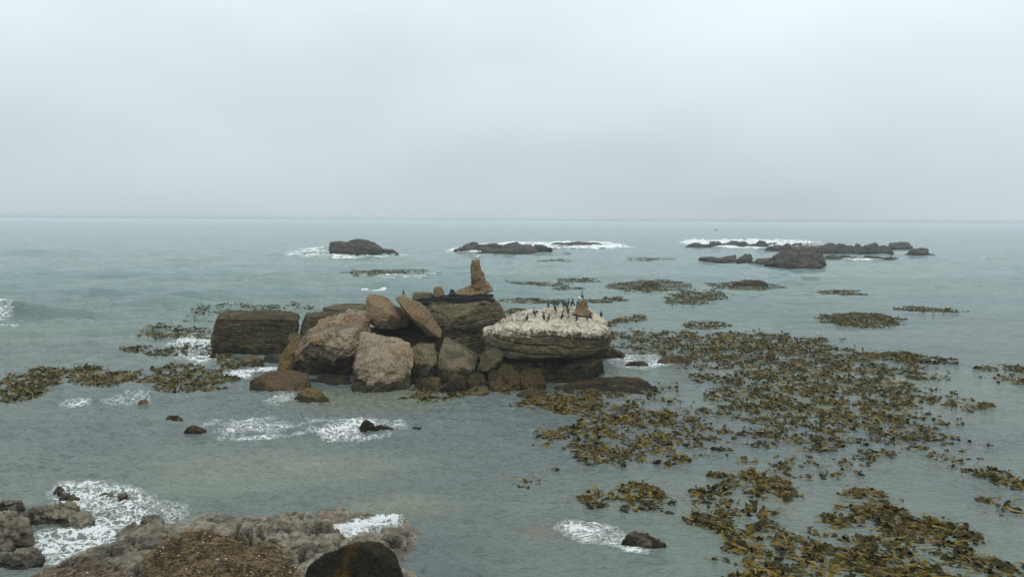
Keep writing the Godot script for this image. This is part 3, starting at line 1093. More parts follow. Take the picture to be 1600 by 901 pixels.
# ------------------------------------------------------------------ the outcrop in the middle
func build_outcrop() -> void:
	rock("rock_slab", "large dark flat topped block at the outcrop's left end, standing in the water", "rock", [[[336, 498, 71], [332, 545, 71.2], [400, 550, 70.6], [456, 556, 70.5], [467, 498, 71], [345, 492, 71.5], [352, 485, 77], [448, 484, 77], [464, 488, 75], [340, 520, 77], [330, 530, 72], [466, 545, 76]]],
		{"lv": 6, "k": 20.0, "pal": "dark", "amp": 0.16, "cuts": 2, "beds": 0.07, "bed_h": 0.5, "crack": 0.05, "size": 1.6, "algae": 0.7})
	rock("rock_slab", "dark low block wedged between the big left block and the pinkish boulder", "rock", [[[470, 496, 71], [503, 489, 71.5], [560, 490, 70], [566, 530, 69], [472, 545, 70], [480, 489, 75], [560, 484, 76], [470, 535, 76], [565, 540, 76]]],
		{"lv": 5, "k": 18.0, "pal": "dark", "amp": 0.14, "beds": 0.06, "crack": 0.05, "size": 1.4})
	rock("rock_slab", "flat brown slab lying behind the pinkish boulder's top", "rock", [[[502, 489, 74], [506, 480, 74], [530, 475, 76], [562, 474, 77], [580, 480, 75], [580, 496, 74], [540, 496, 74]]],
		{"lv": 5, "k": 16.0, "pal": "wall", "amp": 0.1, "beds": 0.06, "bed_h": 0.3, "thick": 4.0, "rooted": false})
	rock("boulder", "weathered grey pink boulder with orange stained broken top", "rock", [
		[[455, 576, 61.6], [457, 560, 61], [480, 534, 60.2], [545, 545, 59.5], [562, 524, 60.5], [576, 503, 62.5], [569, 490, 65], [545, 487, 66.5], [502, 497, 66.5], [477, 516, 64], [500, 582, 61.6], [548, 588, 61.4], [470, 572, 66], [577, 560, 65]],
		[[541, 500, 63.5], [545, 487, 65], [570, 488, 65], [575, 505, 63.5], [560, 515, 62], [545, 512, 62.5], [570, 520, 66], [545, 515, 66]]],
		{"lv": 6, "k": 13.0, "pal": "pink", "amp": 0.3, "rough": 0.4, "stripe": 0.15, "beds": 0.1, "bed_h": 0.6, "dir": Vector3(0.3, 1, 0.5), "crack": 0.16, "size": 2.0, "cuts": 2, "algae": 1.35, "stain": 0.26, "blocky": 0.6})
	rock("boulder", "blocky grey tan boulder with an orange patch, standing foremost at the waterline", "rock", [[[564, 519, 60], [607, 522, 60.4], [642, 533, 59.4], [648, 556, 58.4], [638, 606, 56], [600, 613, 55.2], [548, 605, 55.8], [556, 575, 56.6], [600, 585, 55.6], [572, 600, 61], [643, 592, 60.5]]],
		{"lv": 6, "k": 14.0, "pal": "pink", "amp": 0.22, "rough": 0.4, "stripe": 0.1, "beds": 0.035, "bed_h": 0.8, "dir": Vector3(-0.4, 1, -0.5), "crack": 0.14, "size": 1.9, "cuts": 1, "algae": 0.75, "stain": 0.24})
	rock("boulder", "smooth brown boulder lying low in the water before the outcrop's left side", "rock", [[[386, 603, 55.6], [390, 588, 56.2], [420, 579, 57.4], [470, 579, 58], [486, 590, 57.5], [484, 606, 55.8], [450, 614, 54.8], [398, 616, 54.8], [400, 590, 58.5], [480, 590, 59.5]]],
		{"lv": 5, "k": 7.0, "pal": "brown", "amp": 0.14, "crack": 0.02, "size": 1.6, "algae": 0.35})
	rock("boulder", "small rough rock with yellow green weed before the smooth brown boulder", "rock", [[[458, 628, 52.4], [470, 612, 53.6], [490, 606, 54], [503, 611, 53.4], [516, 624, 52.4], [506, 632, 51.8], [468, 633, 51.8], [500, 620, 55], [466, 620, 55]]],
		{"lv": 5, "k": 9.0, "pal": "ochre", "amp": 0.2, "crack": 0.08, "size": 0.7, "algae": 0.25})
	rock("boulder", "low ochre mound at the water's edge below the big dark block", "rock", [[[376, 571, 65], [382, 559, 66], [392, 555, 67], [408, 560, 66], [412, 571, 65], [395, 574, 64.5]]], {"lv": 4, "k": 8.0, "pal": "ochre", "thick": 2.0, "size": 0.8, "algae": 0.2})
	rock("boulder", "small olive rock between the ochre mound and the tilted ochre rock", "rock", [[[410, 567, 66], [415, 555, 67], [434, 553, 67], [440, 566, 66]]], {"lv": 4, "k": 9.0, "pal": "dark", "thick": 2.0, "size": 0.8, "algae": 0.4})
	rock("boulder", "tilted ochre rock leaning against the pinkish boulder's left foot", "rock", [[[437, 562, 63.5], [443, 547, 64], [458, 532, 64.5], [468, 524, 65], [473, 535, 64], [464, 555, 63.2], [455, 564, 63]]], {"lv": 5, "k": 10.0, "pal": "ochre", "thick": 2.5, "size": 0.9, "amp": 0.14, "algae": 0.4})
	rock("boulder", "squat brown rock under the tilted ochre rock", "rock", [[[434, 576, 62.2], [437, 564, 62.8], [455, 562, 62.6], [458, 577, 61.8]]], {"lv": 4, "k": 10.0, "pal": "ochre", "thick": 2.0, "size": 0.7, "algae": 0.5})
	rock("boulder", "rounded dark rock behind the tilted ochre rock", "rock", [[[449, 534, 67], [453, 522, 68], [464, 518, 68.5], [472, 524, 68], [472, 538, 67]]], {"lv": 4, "k": 7.0, "pal": "dark", "thick": 2.5, "size": 1.0})
	rock("boulder", "low dark rock awash under the pinkish boulder", "rock", [[[485, 592, 59.5], [505, 584, 60], [545, 586, 60], [552, 597, 58.5], [520, 598, 58.4]]], {"lv": 4, "k": 8.0, "pal": "dark", "thick": 2.0, "size": 0.7, "amp": 0.2})
	rock("boulder", "broad tan boulder resting above the pinkish boulder", "rock", [[[569, 467, 66], [581, 460, 67], [600, 464, 66.8], [642, 496, 65], [639, 511, 63.6], [600, 519, 63.2], [574, 501, 64], [612, 490, 62.6]]],
		{"lv": 5, "k": 9.0, "pal": "tan", "amp": 0.16, "thick": 4.0, "size": 1.6, "crack": 0.03, "rooted": false, "algae": -2.0})
	rock("boulder", "long tan slab leaning down to the right with a pied bird on its upper end", "rock", [[[617, 465, 63.8], [629, 460, 64.6], [660, 473, 63.8], [692, 515, 62.6], [690, 529, 61.6], [671, 527, 61.4], [628, 484, 62.4], [664, 496, 61.6]]],
		{"lv": 5, "k": 10.0, "pal": "tan", "amp": 0.12, "thick": 3.0, "size": 1.7, "crack": 0.02, "rooted": false, "algae": -2.0, "id": "slab"})
	rock("rock_slab", "tall olive brown rock wall in the middle of the outcrop, under the rock pinnacle", "rock", [[[644, 476, 67], [655, 471, 67], [770, 471, 66.5], [784, 476, 67], [791, 493, 67], [782, 525, 66.5], [760, 552, 65.5], [700, 555, 65], [655, 545, 65.5], [608, 485, 68.4], [606, 535, 67.4], [612, 482, 72], [720, 505, 64.6], [650, 468, 72], [772, 468, 72], [788, 500, 72], [650, 540, 72], [770, 550, 72]]],
		{"lv": 6, "k": 15.0, "pal": "wall", "amp": 0.2, "beds": 0.07, "bed_h": 0.55, "dir": Vector3(-0.05, 1, 0.1), "crack": 0.05, "size": 2.0, "algae": 0.6})
	rock("rock_slab", "thin dark slate ledge on top of the rock wall", "rock", [[[640, 470, 67.5], [645, 466, 67.5], [700, 464, 67.2], [740, 460, 67], [766, 463, 67.4], [773, 470, 67.2], [720, 472, 66.8], [660, 474, 66.9], [650, 464, 71], [760, 460, 71]]],
		{"lv": 5, "k": 14.0, "pal": "slate", "amp": 0.08, "beds": 0.07, "bed_h": 0.22, "rooted": false, "algae": -2.0, "size": 0.8, "thick": 1.5})
	rock("rock_slab", "flat tan ledge directly under the rock pinnacle", "rock", [[[694, 466, 67.4], [715, 461, 67.6], [760, 457, 67.6], [766, 462, 67.4], [740, 465, 67]]], {"lv": 4, "k": 14.0, "pal": "wall", "amp": 0.06, "thick": 3.0, "rooted": false, "algae": -2.0, "size": 0.7})
	rock("boulder", "log shaped olive rock lying at the left end of the slate ledge", "rock", [[[643, 466, 67.6], [644, 458, 68], [650, 456, 68.2], [674, 457, 68.2], [678, 463, 67.8], [674, 468, 67.4], [650, 468, 67.4]]], {"lv": 4, "k": 10.0, "pal": "wall", "amp": 0.07, "thick": 1.5, "rooted": false, "algae": -2.0, "size": 0.7})
	rock("boulder", "upright rounded tan block on the slate ledge", "rock", [[[676, 462, 67.6], [678, 450, 68], [683, 447, 68.2], [690, 448, 68.2], [694, 456, 67.8], [693, 464, 67.4], [680, 464, 67.3]]], {"lv": 4, "k": 9.0, "pal": "tan", "amp": 0.06, "thick": 1.2, "rooted": false, "algae": -2.0, "size": 0.6})
	rock("boulder", "small dark two tiered stone between the tan block and the brown mound", "rock", [[[699, 461, 67.6], [703, 456, 67.8], [711, 455, 67.8], [714, 461, 67.4], [706, 463, 67.2]], [[702, 458, 67.8], [704, 452, 68], [709, 452, 68], [711, 458, 67.8]]], {"lv": 3, "k": 9.0, "pal": "slate", "amp": 0.05, "thick": 0.8, "rooted": false, "algae": -2.0, "size": 0.5})
	rock("boulder", "brown rounded mound at the left foot of the rock pinnacle", "rock", [[[710, 460, 67.6], [716, 453, 68], [730, 448, 68.2], [744, 445, 68.2], [754, 450, 68], [760, 459, 67.4], [735, 461, 67]]], {"lv": 5, "k": 8.0, "pal": "tan", "amp": 0.12, "thick": 1.8, "rooted": false, "algae": -2.0, "size": 0.7, "crack": 0.05})
	rock("rock_pinnacle", "tall narrow tan rock pinnacle rising from the outcrop", "rock pinnacle", [
		[[736.5, 450, 68], [736.5, 406, 68.2], [742, 404.5, 68.6], [748.5, 406, 68.2], [750, 420, 68], [752, 434, 67.8], [752, 452, 67.6], [738, 430, 67.6], [744, 410, 67.7]],
		[[738, 448, 67.8], [744, 424, 68], [752, 422, 68], [757, 430, 68], [757, 437, 67.8], [753, 447, 67.6], [745, 454, 67.4]],
		[[742, 455, 67.6], [746, 440, 68], [757, 435, 68], [765, 446, 67.9], [771.5, 453.5, 67.8], [768, 456, 67.6], [750, 458, 67.3]]],
		{"lv": 5, "k": 12.0, "pal": "tan", "amp": 0.11, "thick": 1.1, "rooted": false, "algae": -2.0, "size": 0.7, "crack": 0.04, "stain": 0.2, "id": "pinnacle"})
	rock("boulder", "small dark square stone jutting out under the pinnacle's pointed right foot", "rock", [[[760, 466, 67.8], [761, 459.5, 68], [771, 459, 68], [772, 463.5, 67.8], [768, 467, 67.6]]], {"lv": 3, "k": 14.0, "pal": "slate", "amp": 0.04, "thick": 0.8, "rooted": false, "algae": -2.0, "size": 0.5})
	rock("boulder", "pointed olive boulder sloping down to the right below the long tan slab", "rock", [[[682, 582, 58.4], [683, 558, 58.8], [694, 526, 61], [700, 527, 61], [722, 537, 60.4], [748, 554, 59.6], [747, 570, 58.6], [735, 583, 57.6], [700, 586, 57.4]]],
		{"lv": 5, "k": 11.0, "pal": "wall", "amp": 0.14, "thick": 4.0, "size": 1.5, "crack": 0.03, "algae": 1.2})
	rock("boulder", "olive block between the foremost tan boulder and the pointed olive boulder", "rock", [[[640, 586, 58.6], [643, 545, 60], [655, 537, 60.5], [680, 536, 60.5], [684, 560, 59.2], [680, 588, 58], [655, 590, 57.6]]], {"lv": 5, "k": 11.0, "pal": "wall", "amp": 0.18, "thick": 4.0, "size": 1.2, "crack": 0.06, "algae": 1.3})
	rock("boulder", "rounded olive boulder against the left foot of the white topped rock", "rock", [[[747, 577, 57.4], [750, 556, 58.4], [765, 546, 59], [780, 541, 59.4], [786, 552, 58.6], [787, 568, 57.6], [770, 580, 56.6]]], {"lv": 5, "k": 9.0, "pal": "wall", "amp": 0.12, "thick": 3.0, "size": 1.2, "crack": 0.03, "algae": 1.0})
	rock("boulder", "brown rock heap behind the orange stained boulders in the outcrop's dark gap", "rock", [[[575, 512, 66.5], [640, 508, 66], [690, 525, 65], [695, 550, 64], [640, 560, 62.5], [580, 540, 63]]], {"lv": 4, "k": 9.0, "pal": "brown", "amp": 0.2, "thick": 3.0, "size": 1.0, "algae": 0.8})
	rock("bird_rock", "broad overhanging rock with a white bird stained top", "rock", [
		[[795, 511, 59.5], [850, 516, 58.3], [905, 518, 57.8], [944, 521, 58.8], [955, 529, 59.8], [953, 541, 60], [928, 552, 58.6], [880, 560, 58], [800, 560, 58.6], [757, 552, 59.2], [755, 520, 61], [776, 508, 62.5], [800, 492, 66.5], [835, 485, 69.5], [876, 479, 73], [918, 482, 71.5], [941, 496, 67], [950, 510, 63], [790, 545, 68], [935, 540, 70]],
		[[772, 560, 60], [768, 590, 60.2], [850, 594, 58.6], [916, 593, 59.4], [930, 560, 60.5], [940, 563, 62.4], [943, 572, 62.4], [932, 591, 62], [800, 560, 68], [930, 555, 68]]],
		{"lv": 6, "k": 15.0, "pal": "wall", "amp": 0.2, "beds": 0.12, "bed_h": 0.62, "dir": Vector3(0.03, 1, 0.06), "crack": 0.05, "size": 1.7, "algae": 1.1, "white": 3.55, "cuts": 0, "id": "bird_rock"})
	rock("boulder", "pale topped block at the left end of the white topped rock", "rock", [[[752, 527, 60.2], [752, 514, 60.6], [758, 511, 61.6], [785, 507, 62.6], [793, 511, 61.6], [792, 521, 60.4], [780, 527, 59.8], [762, 530, 59.8]]], {"lv": 5, "k": 14.0, "pal": "wall", "amp": 0.08, "thick": 1.2, "rooted": false, "algae": -2.0, "size": 0.8, "white": 3.45, "id": "perch_block"})
	rock("boulder", "brown bell shaped boulder standing on the white topped rock among the cormorants", "rock", [
		[[894, 489.5, 65.8], [900, 483, 66.2], [912, 479, 66.6], [922, 484, 66.2], [926.5, 488, 65.8], [920, 498, 65], [906, 493, 65]],
		[[898, 486, 66.1], [902, 475, 66.3], [910, 471, 66.5], [918, 475, 66.4], [920, 486, 66]],
		[[905, 478, 66.2], [905, 469.5, 66.3], [914, 468.5, 66.4], [915, 478, 66.2]]],
		{"lv": 4, "k": 11.0, "pal": "tan", "amp": 0.05, "thick": 1.2, "rooted": false, "algae": -2.0, "size": 0.6, "id": "bell"})
	# weed grown rocks along the foot
	rock("boulder", "weed covered mound at the foot of the white topped rock's left side", "rock", [[[758, 607, 55.6], [766, 584, 56.8], [780, 572, 57.4], [800, 568, 57.8], [812, 582, 57], [812, 604, 55.6], [785, 611, 54.8]]], {"lv": 5, "k": 8.0, "pal": "weed", "amp": 0.2, "thick": 2.0, "size": 0.6, "crack": 0.06, "algae": 0.3})
	rock("boulder", "brown weedy rock under the white topped rock's overhang", "rock", [[[808, 602, 56.4], [814, 578, 57.4], [826, 572, 58], [846, 577, 57.6], [854, 600, 56.4], [830, 606, 55.6]]], {"lv": 5, "k": 8.0, "pal": "weed", "amp": 0.2, "thick": 1.6, "size": 0.6, "crack": 0.06, "algae": 0.4})
	rock("boulder", "shaggy weed covered rock below the pointed olive boulder", "rock", [[[684, 618, 54.4], [698, 602, 55.4], [712, 584, 56.4], [724, 592, 56], [728, 612, 54.8], [710, 622, 53.8]]], {"lv": 5, "k": 7.0, "pal": "weed", "amp": 0.24, "thick": 1.4, "size": 0.45, "crack": 0.08, "algae": 0.2, "stain": 0.5})
	rock("boulder", "weedy lump between the shaggy rock and the weed covered mound", "rock", [[[728, 602, 56], [736, 586, 57], [752, 582, 57.2], [764, 598, 56.2], [745, 606, 55.4]]], {"lv": 4, "k": 8.0, "pal": "weed", "amp": 0.2, "thick": 1.4, "size": 0.5, "algae": 0.4})
	rock("boulder", "flat ochre stone at the waterline right of the shaggy weed covered rock", "rock", [[[722, 613, 54.2], [740, 603, 55.2], [762, 604, 55], [764, 612, 54], [740, 616, 53.8]]], {"lv": 4, "k": 9.0, "pal": "ochre", "amp": 0.08, "thick": 0.8, "size": 0.6, "algae": 0.0})
	rock("boulder", "dark weedy rock below the olive block, at the waterline", "rock", [[[640, 606, 55.8], [650, 592, 57], [686, 590, 57], [692, 606, 55.6], [665, 612, 54.8]]], {"lv": 4, "k": 8.0, "pal": "weed", "amp": 0.2, "thick": 1.6, "size": 0.6, "algae": 0.5})
	rock("boulder", "low weed covered rock before the white topped rock, by the amber kelp", "rock", [[[797, 630, 53], [812, 614, 54.2], [830, 606, 55], [852, 612, 54.4], [856, 628, 53], [825, 637, 52.2]]], {"lv": 5, "k": 7.0, "pal": "weed", "amp": 0.2, "thick": 1.2, "size": 0.5, "algae": 0.15, "stain": 0.5})
	rock("rock_ledge", "low weedy ledge running out to the right from the white topped rock", "rock", [[[850, 606, 56.4], [880, 598, 58], [935, 592, 59], [962, 587, 60.4], [985, 587, 60], [1012, 596, 58], [1030, 607, 56.4], [1000, 617, 54.8], [930, 614, 55], [870, 612, 55.4], [960, 592, 62], [1010, 598, 60]]],
		{"lv": 5, "k": 9.0, "pal": "weed", "amp": 0.26, "size": 0.8, "crack": 0.08, "algae": 0.2, "stain": 0.3})
	rock("boulder", "long brown weedy stone awash before the foremost tan boulder", "rock", [[[606, 627, 53], [620, 620, 53.8], [648, 621, 53.6], [652, 628, 52.8]]], {"lv": 4, "k": 8.0, "pal": "weed", "amp": 0.1, "thick": 0.7, "size": 0.5, "algae": -0.2})
	rock("boulder", "rounded brown weedy stone awash left of the shaggy weed covered rock", "rock", [[[660, 624, 53], [672, 617, 53.8], [690, 622, 53.2], [682, 628, 52.6]]], {"lv": 4, "k": 8.0, "pal": "weed", "amp": 0.1, "thick": 0.7, "size": 0.5, "algae": -0.2})

# ------------------------------------------------------------------ reefs far out
func lumps(x0: float, x1: float, top: float, foot: float, d: float, n: int, s: int, rough := 0.5) -> Array:
	var r := RandomNumberGenerator.new()
	r.seed = s
	var out := []
	for i in n:
		var cx := lerpf(x0, x1, (i + 0.5) / n)
		var w := (x1 - x0) / n * r.randf_range(0.7, 1.25)
		var t := lerpf(foot - 1.0, top, r.randf_range(1.0 - rough, 1.0))
		var dd := d + r.randf_range(-4, 6)
		out.append([[cx - w, foot, dd], [cx - w * r.randf_range(0.5, 0.8), t + (foot - t) * r.randf_range(0.1, 0.5), dd + 2], [cx - w * 0.1, t, dd + 3], [cx + w * r.randf_range(0.2, 0.6), t + r.randf() * 1.2, dd + 3], [cx + w * 0.85, t + (foot - t) * 0.55, dd + 2], [cx + w, foot, dd], [cx, foot + 0.6, dd - 2]])
	return out

func build_far_reefs() -> void:
	var far := {"lv": 5, "k": 13.0, "pal": "far", "mat": "far_rock", "amp": 0.7, "size": 4.0, "beds": 0.25, "bed_h": 1.1, "crack": 0.4, "algae": 1.0, "thick": 9.0}
	rock("sea_stack", "squat dark flat topped rock islet standing alone left of the reefs", "islet", [
		[[513, 398, 276], [514, 388, 278], [516, 379, 280], [530, 378, 280], [548, 377, 279], [590, 379, 279], [598, 385, 278], [598, 396, 276], [555, 398.5, 274]],
		[[544, 381, 282], [547, 375.5, 283], [560, 374, 283], [576, 375.5, 283], [582, 381, 282]],
		[[595, 397, 276], [600, 389, 278], [612, 391, 278], [616, 393, 277], [623, 397.5, 276]]], far)
	far.lv = 4
	rock("reef", "jagged low dark reef in white water behind the rock pinnacle", "reef", [
		[[708, 393, 300], [724, 386, 302], [732, 380, 303], [745, 380, 303], [754, 388, 301], [752, 394, 299]],
		[[745, 395, 296], [750, 384, 300], [770, 381, 302], [790, 384, 301], [800, 394, 297]],
		[[778, 396, 295], [784, 383, 300], [806, 379, 303], [830, 383, 302], [842, 390, 299], [835, 397, 294]],
		[[740, 395.5, 292], [760, 391, 294], [800, 390, 294], [838, 392, 293], [850, 396, 291], [800, 398, 290]],
		[[825, 390, 303], [836, 382, 305], [850, 383, 305], [864, 388, 304]], [[838, 397, 292], [860, 394, 293], [892, 395.5, 292]]], far)
	rock("reef", "thin dark reef strip in white surf right of the jagged reef", "reef", lumps(868, 935, 377.5, 382.5, 385, 5, 4), far)
	rock("sea_stack", "large brown rock with pale yellow top before the long right hand reef", "islet", [
		[[1190, 414, 213], [1210, 400, 216], [1225, 392, 219], [1262, 388, 219], [1284, 395, 217], [1287, 408, 214], [1290, 411, 212], [1275, 420, 205], [1235, 419, 206], [1205, 415, 210]],
		[[1222, 396, 219], [1236, 386, 222], [1246, 384, 222], [1258, 390, 220], [1255, 398, 217]],
		[[1250, 396, 219], [1254, 383, 222], [1264, 381, 222], [1275, 384, 222], [1283, 396, 218]]],
		{"lv": 5, "k": 12.0, "pal": "far", "mat": "far_rock", "amp": 0.6, "size": 3.0, "beds": 0.2, "bed_h": 0.9, "crack": 0.35, "algae": 0.8, "thick": 8.0, "white": 5.3, "id": "far_rock"})
	rock("reef", "low weedy reef with two humps running left from the large brown rock", "reef", [
		[[1092, 402, 242], [1110, 400.5, 244], [1130, 404, 242], [1128, 407, 236]], [[1105, 406, 239], [1135, 404, 238], [1150, 399, 240], [1151, 410, 230], [1125, 410, 230]],
		[[1148, 411, 229], [1156, 403, 234], [1165, 397.5, 236], [1173, 399, 236], [1176, 411, 228]], [[1170, 413, 224], [1185, 405, 230], [1205, 402, 230], [1215, 414, 222], [1190, 415, 220]]], far)
	rock("reef", "long flat brown reef under the big white breaker", "reef", lumps(1080, 1212, 376.5, 386.0, 378, 9, 12, 0.6), far)
	rock("reef", "dark reef just behind the large brown rock's crest", "reef", lumps(1206, 1300, 379.0, 392.0, 335, 6, 21, 0.4), far)
	rock("reef", "broad dark reef between the large brown rock and the far hump", "reef", lumps(1290, 1388, 379.0, 396.0, 305, 7, 22, 0.35), far)
	rock("reef", "far dark hump at the right end of the long reef", "reef", [[[1384, 388, 360], [1390, 380, 364], [1405, 379, 366], [1420, 378.5, 366], [1426, 388, 360], [1405, 390, 356]]], far)
	rock("sea_stack", "small square dark rock off the reef's right end", "islet", [[[1414, 398, 296], [1422, 391, 299], [1432, 388.5, 301], [1449, 389.5, 300], [1450.5, 398, 295], [1432, 399.5, 292]], [[1446, 399, 296], [1452, 396.5, 297], [1461, 398.5, 296]]], far)
	rock("reef", "thin reef strip awash behind the white water, right of the large brown rock", "reef", lumps(1290, 1402, 399.0, 405.0, 258, 6, 31), far)
	rock("boulder", "dark weedy mound ringed with kelp out on the smooth water", "rock", [[[1140, 450, 147], [1150, 441, 149], [1165, 437, 151], [1185, 438, 151], [1199, 443, 149], [1202, 451, 146], [1170, 453, 144]]], {"lv": 5, "k": 8.0, "pal": "brown", "amp": 0.35, "size": 1.2, "crack": 0.15, "thick": 5.0, "algae": 0.8})
	rock("boulder", "small dark hump rising from a kelp patch behind the white topped rock", "rock", [[[998, 449, 143], [1008, 441, 146], [1016, 438, 147], [1026, 442, 146], [1030, 449, 143]]], {"lv": 4, "k": 8.0, "pal": "brown", "amp": 0.3, "size": 1.2, "thick": 3.0, "algae": 0.8})

func build_small_rocks() -> void:
	rock("boulder", "dark wet rock in white water right of the white topped rock's overhang", "rock", [[[937, 556, 70], [943, 548, 71], [958, 545, 72], [974, 550, 71.4], [979, 557, 70], [955, 560, 68.6]]], {"lv": 4, "k": 8.0, "pal": "dark", "amp": 0.12, "thick": 1.5, "size": 0.8, "algae": 0.3, "stand": 0.022, "bulge": 0.0})
	rock("boulder", "thin flat dark stone awash right of the outcrop", "rock", [[[976, 570, 65.6], [985, 565, 66.6], [1005, 564.5, 66.6], [1013, 569, 65.6], [995, 571.5, 65]]], {"lv": 4, "k": 10.0, "pal": "dark", "amp": 0.06, "thick": 0.8, "size": 0.8, "algae": -0.2, "stand": 0.022, "bulge": 0.0})
	rock("boulder", "low brown rock at the left edge of the big kelp bed", "rock", [[[1025, 564, 68], [1040, 556, 69.6], [1062, 555, 70], [1080, 561, 69], [1078, 567, 67.4], [1045, 568, 67]]], {"lv": 4, "k": 8.0, "pal": "brown", "amp": 0.14, "thick": 1.5, "size": 0.8, "algae": 0.0, "stand": 0.022, "bulge": 0.0})
	rock("boulder", "dark knobbly weed rock in foam before the outcrop", "rock", [[[562, 672, 46.6], [566, 660, 47.6], [574, 657, 48], [584, 662, 47.4], [587, 672, 46.6], [575, 675, 46.2]], [[580, 671, 46.8], [590, 665, 47.4], [612, 667, 47.2], [616, 670, 46.8], [595, 673, 46.4]]], {"lv": 4, "k": 7.0, "pal": "weed", "amp": 0.14, "thick": 0.6, "size": 0.35, "crack": 0.06, "algae": 0.1, "stand": 0.022, "bulge": 0.0})
	rock("boulder", "tiny dark rock tip right of the knobbly weed rock", "rock", [[[641, 671, 46.8], [646, 666, 47.4], [658, 667, 47.2], [662, 671, 46.8]]], {"lv": 3, "k": 8.0, "pal": "weed", "amp": 0.06, "thick": 0.5, "size": 0.4, "stand": 0.022, "bulge": 0.0})
	rock("boulder", "small dark red rock tip awash in the left water", "rock", [[[287, 675, 46.6], [293, 668, 47.4], [304, 664, 47.8], [318, 669, 47.2], [322, 672, 46.8], [300, 676, 46.2]]], {"lv": 4, "k": 8.0, "pal": "brown", "amp": 0.08, "thick": 0.5, "size": 0.5, "algae": 0.1, "stand": 0.022, "bulge": 0.0})
	rock("boulder", "flat pale topped stone awash in the left water", "rock", [[[257, 655, 48.8], [263, 649, 49.6], [280, 649, 49.6], [287, 655, 48.8], [272, 659, 48.2]]], {"lv": 4, "k": 10.0, "pal": "brown", "amp": 0.06, "thick": 0.6, "size": 0.5, "algae": -0.2, "stand": 0.022, "bulge": 0.0})
	rock("boulder", "lone round brown stone left of the outcrop", "rock", [[[216, 630, 52.6], [219, 624, 53.4], [229, 623.5, 53.6], [233, 629, 52.8], [225, 632, 52.2]]], {"lv": 3, "k": 7.0, "pal": "tan", "amp": 0.04, "thick": 0.6, "size": 0.5, "algae": -0.2, "stand": 0.022, "bulge": 0.0})
	rock("boulder", "low grey ledge rock in foam near the picture's bottom centre", "rock", [[[972, 846, 29.6], [978, 834, 30.4], [1000, 829, 30.8], [1025, 840, 30], [1040, 850, 29.2], [1010, 856, 28.8], [985, 852, 29.2]]], {"lv": 5, "k": 9.0, "pal": "shelf", "amp": 0.1, "size": 0.5, "crack": 0.06, "algae": 0.05, "stand": 0.02, "thick": 0.6, "bulge": 0.0})
	# foreground left
	var near := {"lv": 5, "k": 10.0, "pal": "shelf", "amp": 0.13, "size": 0.6, "crack": 0.07, "blocky": 0.8, "mat": "wet_rock", "algae": 0.12, "thick": 0.9, "stand": 0.013, "bulge": 0.0}
	rock("boulder", "square grey rock at the picture's left edge above the foam", "rock", [[[-40, 800, 32.4], [-40, 783, 33.4], [10, 781, 33.6], [35, 783, 33.4], [37, 796, 32.6], [10, 803, 32]]], near)
	rock("boulder", "long knobbly brown rock standing in the foam near the shore", "rock", [
		[[28, 822, 31], [34, 806, 32], [56, 793, 32.6], [84, 788, 32.8], [90, 806, 31.8], [80, 822, 30.9]],
		[[76, 820, 31.1], [82, 790, 32.6], [100, 784, 32.8], [117, 785, 32.6], [122, 806, 31.6], [112, 820, 31]],
		[[110, 818, 31.2], [122, 802, 32], [140, 803, 31.8], [147, 808, 31.4], [136, 822, 30.8]]], near)
	rock("boulder", "largest grey rock of the left edge, undercut and wet below", "rock", [[[-50, 868, 28.6], [-50, 804, 31.8], [0, 799, 32], [28, 800, 31.8], [48, 824, 30.4], [40, 834, 29.8], [10, 856, 28.8], [-10, 868, 28.2]]], near)
	rock("boulder", "flat grey rock in the bottom left corner above the pinkish gravel", "rock", [[[-50, 890, 27], [-50, 866, 28.2], [0, 868, 28.2], [48, 860, 28.4], [62, 864, 28.2], [65, 880, 27.4], [40, 888, 27]]], near)
	near.pal = "dark"
	rock("boulder", "dark wet rock tip in the foam behind the long knobbly rock", "rock", [[[86, 772, 34.2], [92, 762, 35], [98, 766, 34.8], [100, 776, 34]], [[94, 781, 33.8], [97, 771, 34.4], [112, 773, 34.2], [124, 776, 34], [121, 782, 33.6]]], near)
	rock("boulder", "low brown rock awash right of the wet rock tip", "rock", [[[150, 779, 33.8], [160, 771, 34.4], [176, 772, 34.2], [180, 778, 33.8]]], near)
	rock("boulder", "small dark rock awash, farthest right of the rocks in the shore foam", "rock", [[[182, 778, 33.8], [190, 770, 34.4], [200, 775, 34], [204, 780, 33.6]]], near)
	near.pal = "shelf"
	rock("boulder", "pale rounded stone awash at the rock shelf's left edge", "rock", [[[215, 820, 31.2], [222, 808, 31.8], [246, 809, 31.7], [251, 815, 31.3], [238, 824, 30.8]]], near)
	rock("boulder", "black weed covered boulder with an amber patch at the bottom edge", "rock", [[[480, 884, 27.6], [505, 866, 28.2], [545, 851, 28.6], [572, 846, 28.8], [585, 850, 28.6], [600, 848, 28.6], [620, 862, 28], [630, 882, 27.2], [626, 925, 26], [560, 940, 25.6], [490, 930, 26], [520, 880, 27]]],
		{"lv": 5, "k": 9.0, "pal": "black", "amp": 0.16, "size": 0.9, "blocky": 0.2, "crack": 0.04, "thick": 1.6, "algae": -1.0, "stain": 0.2, "stand": 0.012, "bulge": 0.0})
	rock("boulder", "pale pitted rock at the shelf's right tip beside the foam", "rock", [[[585, 850, 29.4], [592, 838, 30], [612, 833, 30.2], [634, 838, 29.8], [638, 850, 29], [624, 862, 28.4], [600, 860, 28.6]]], near)

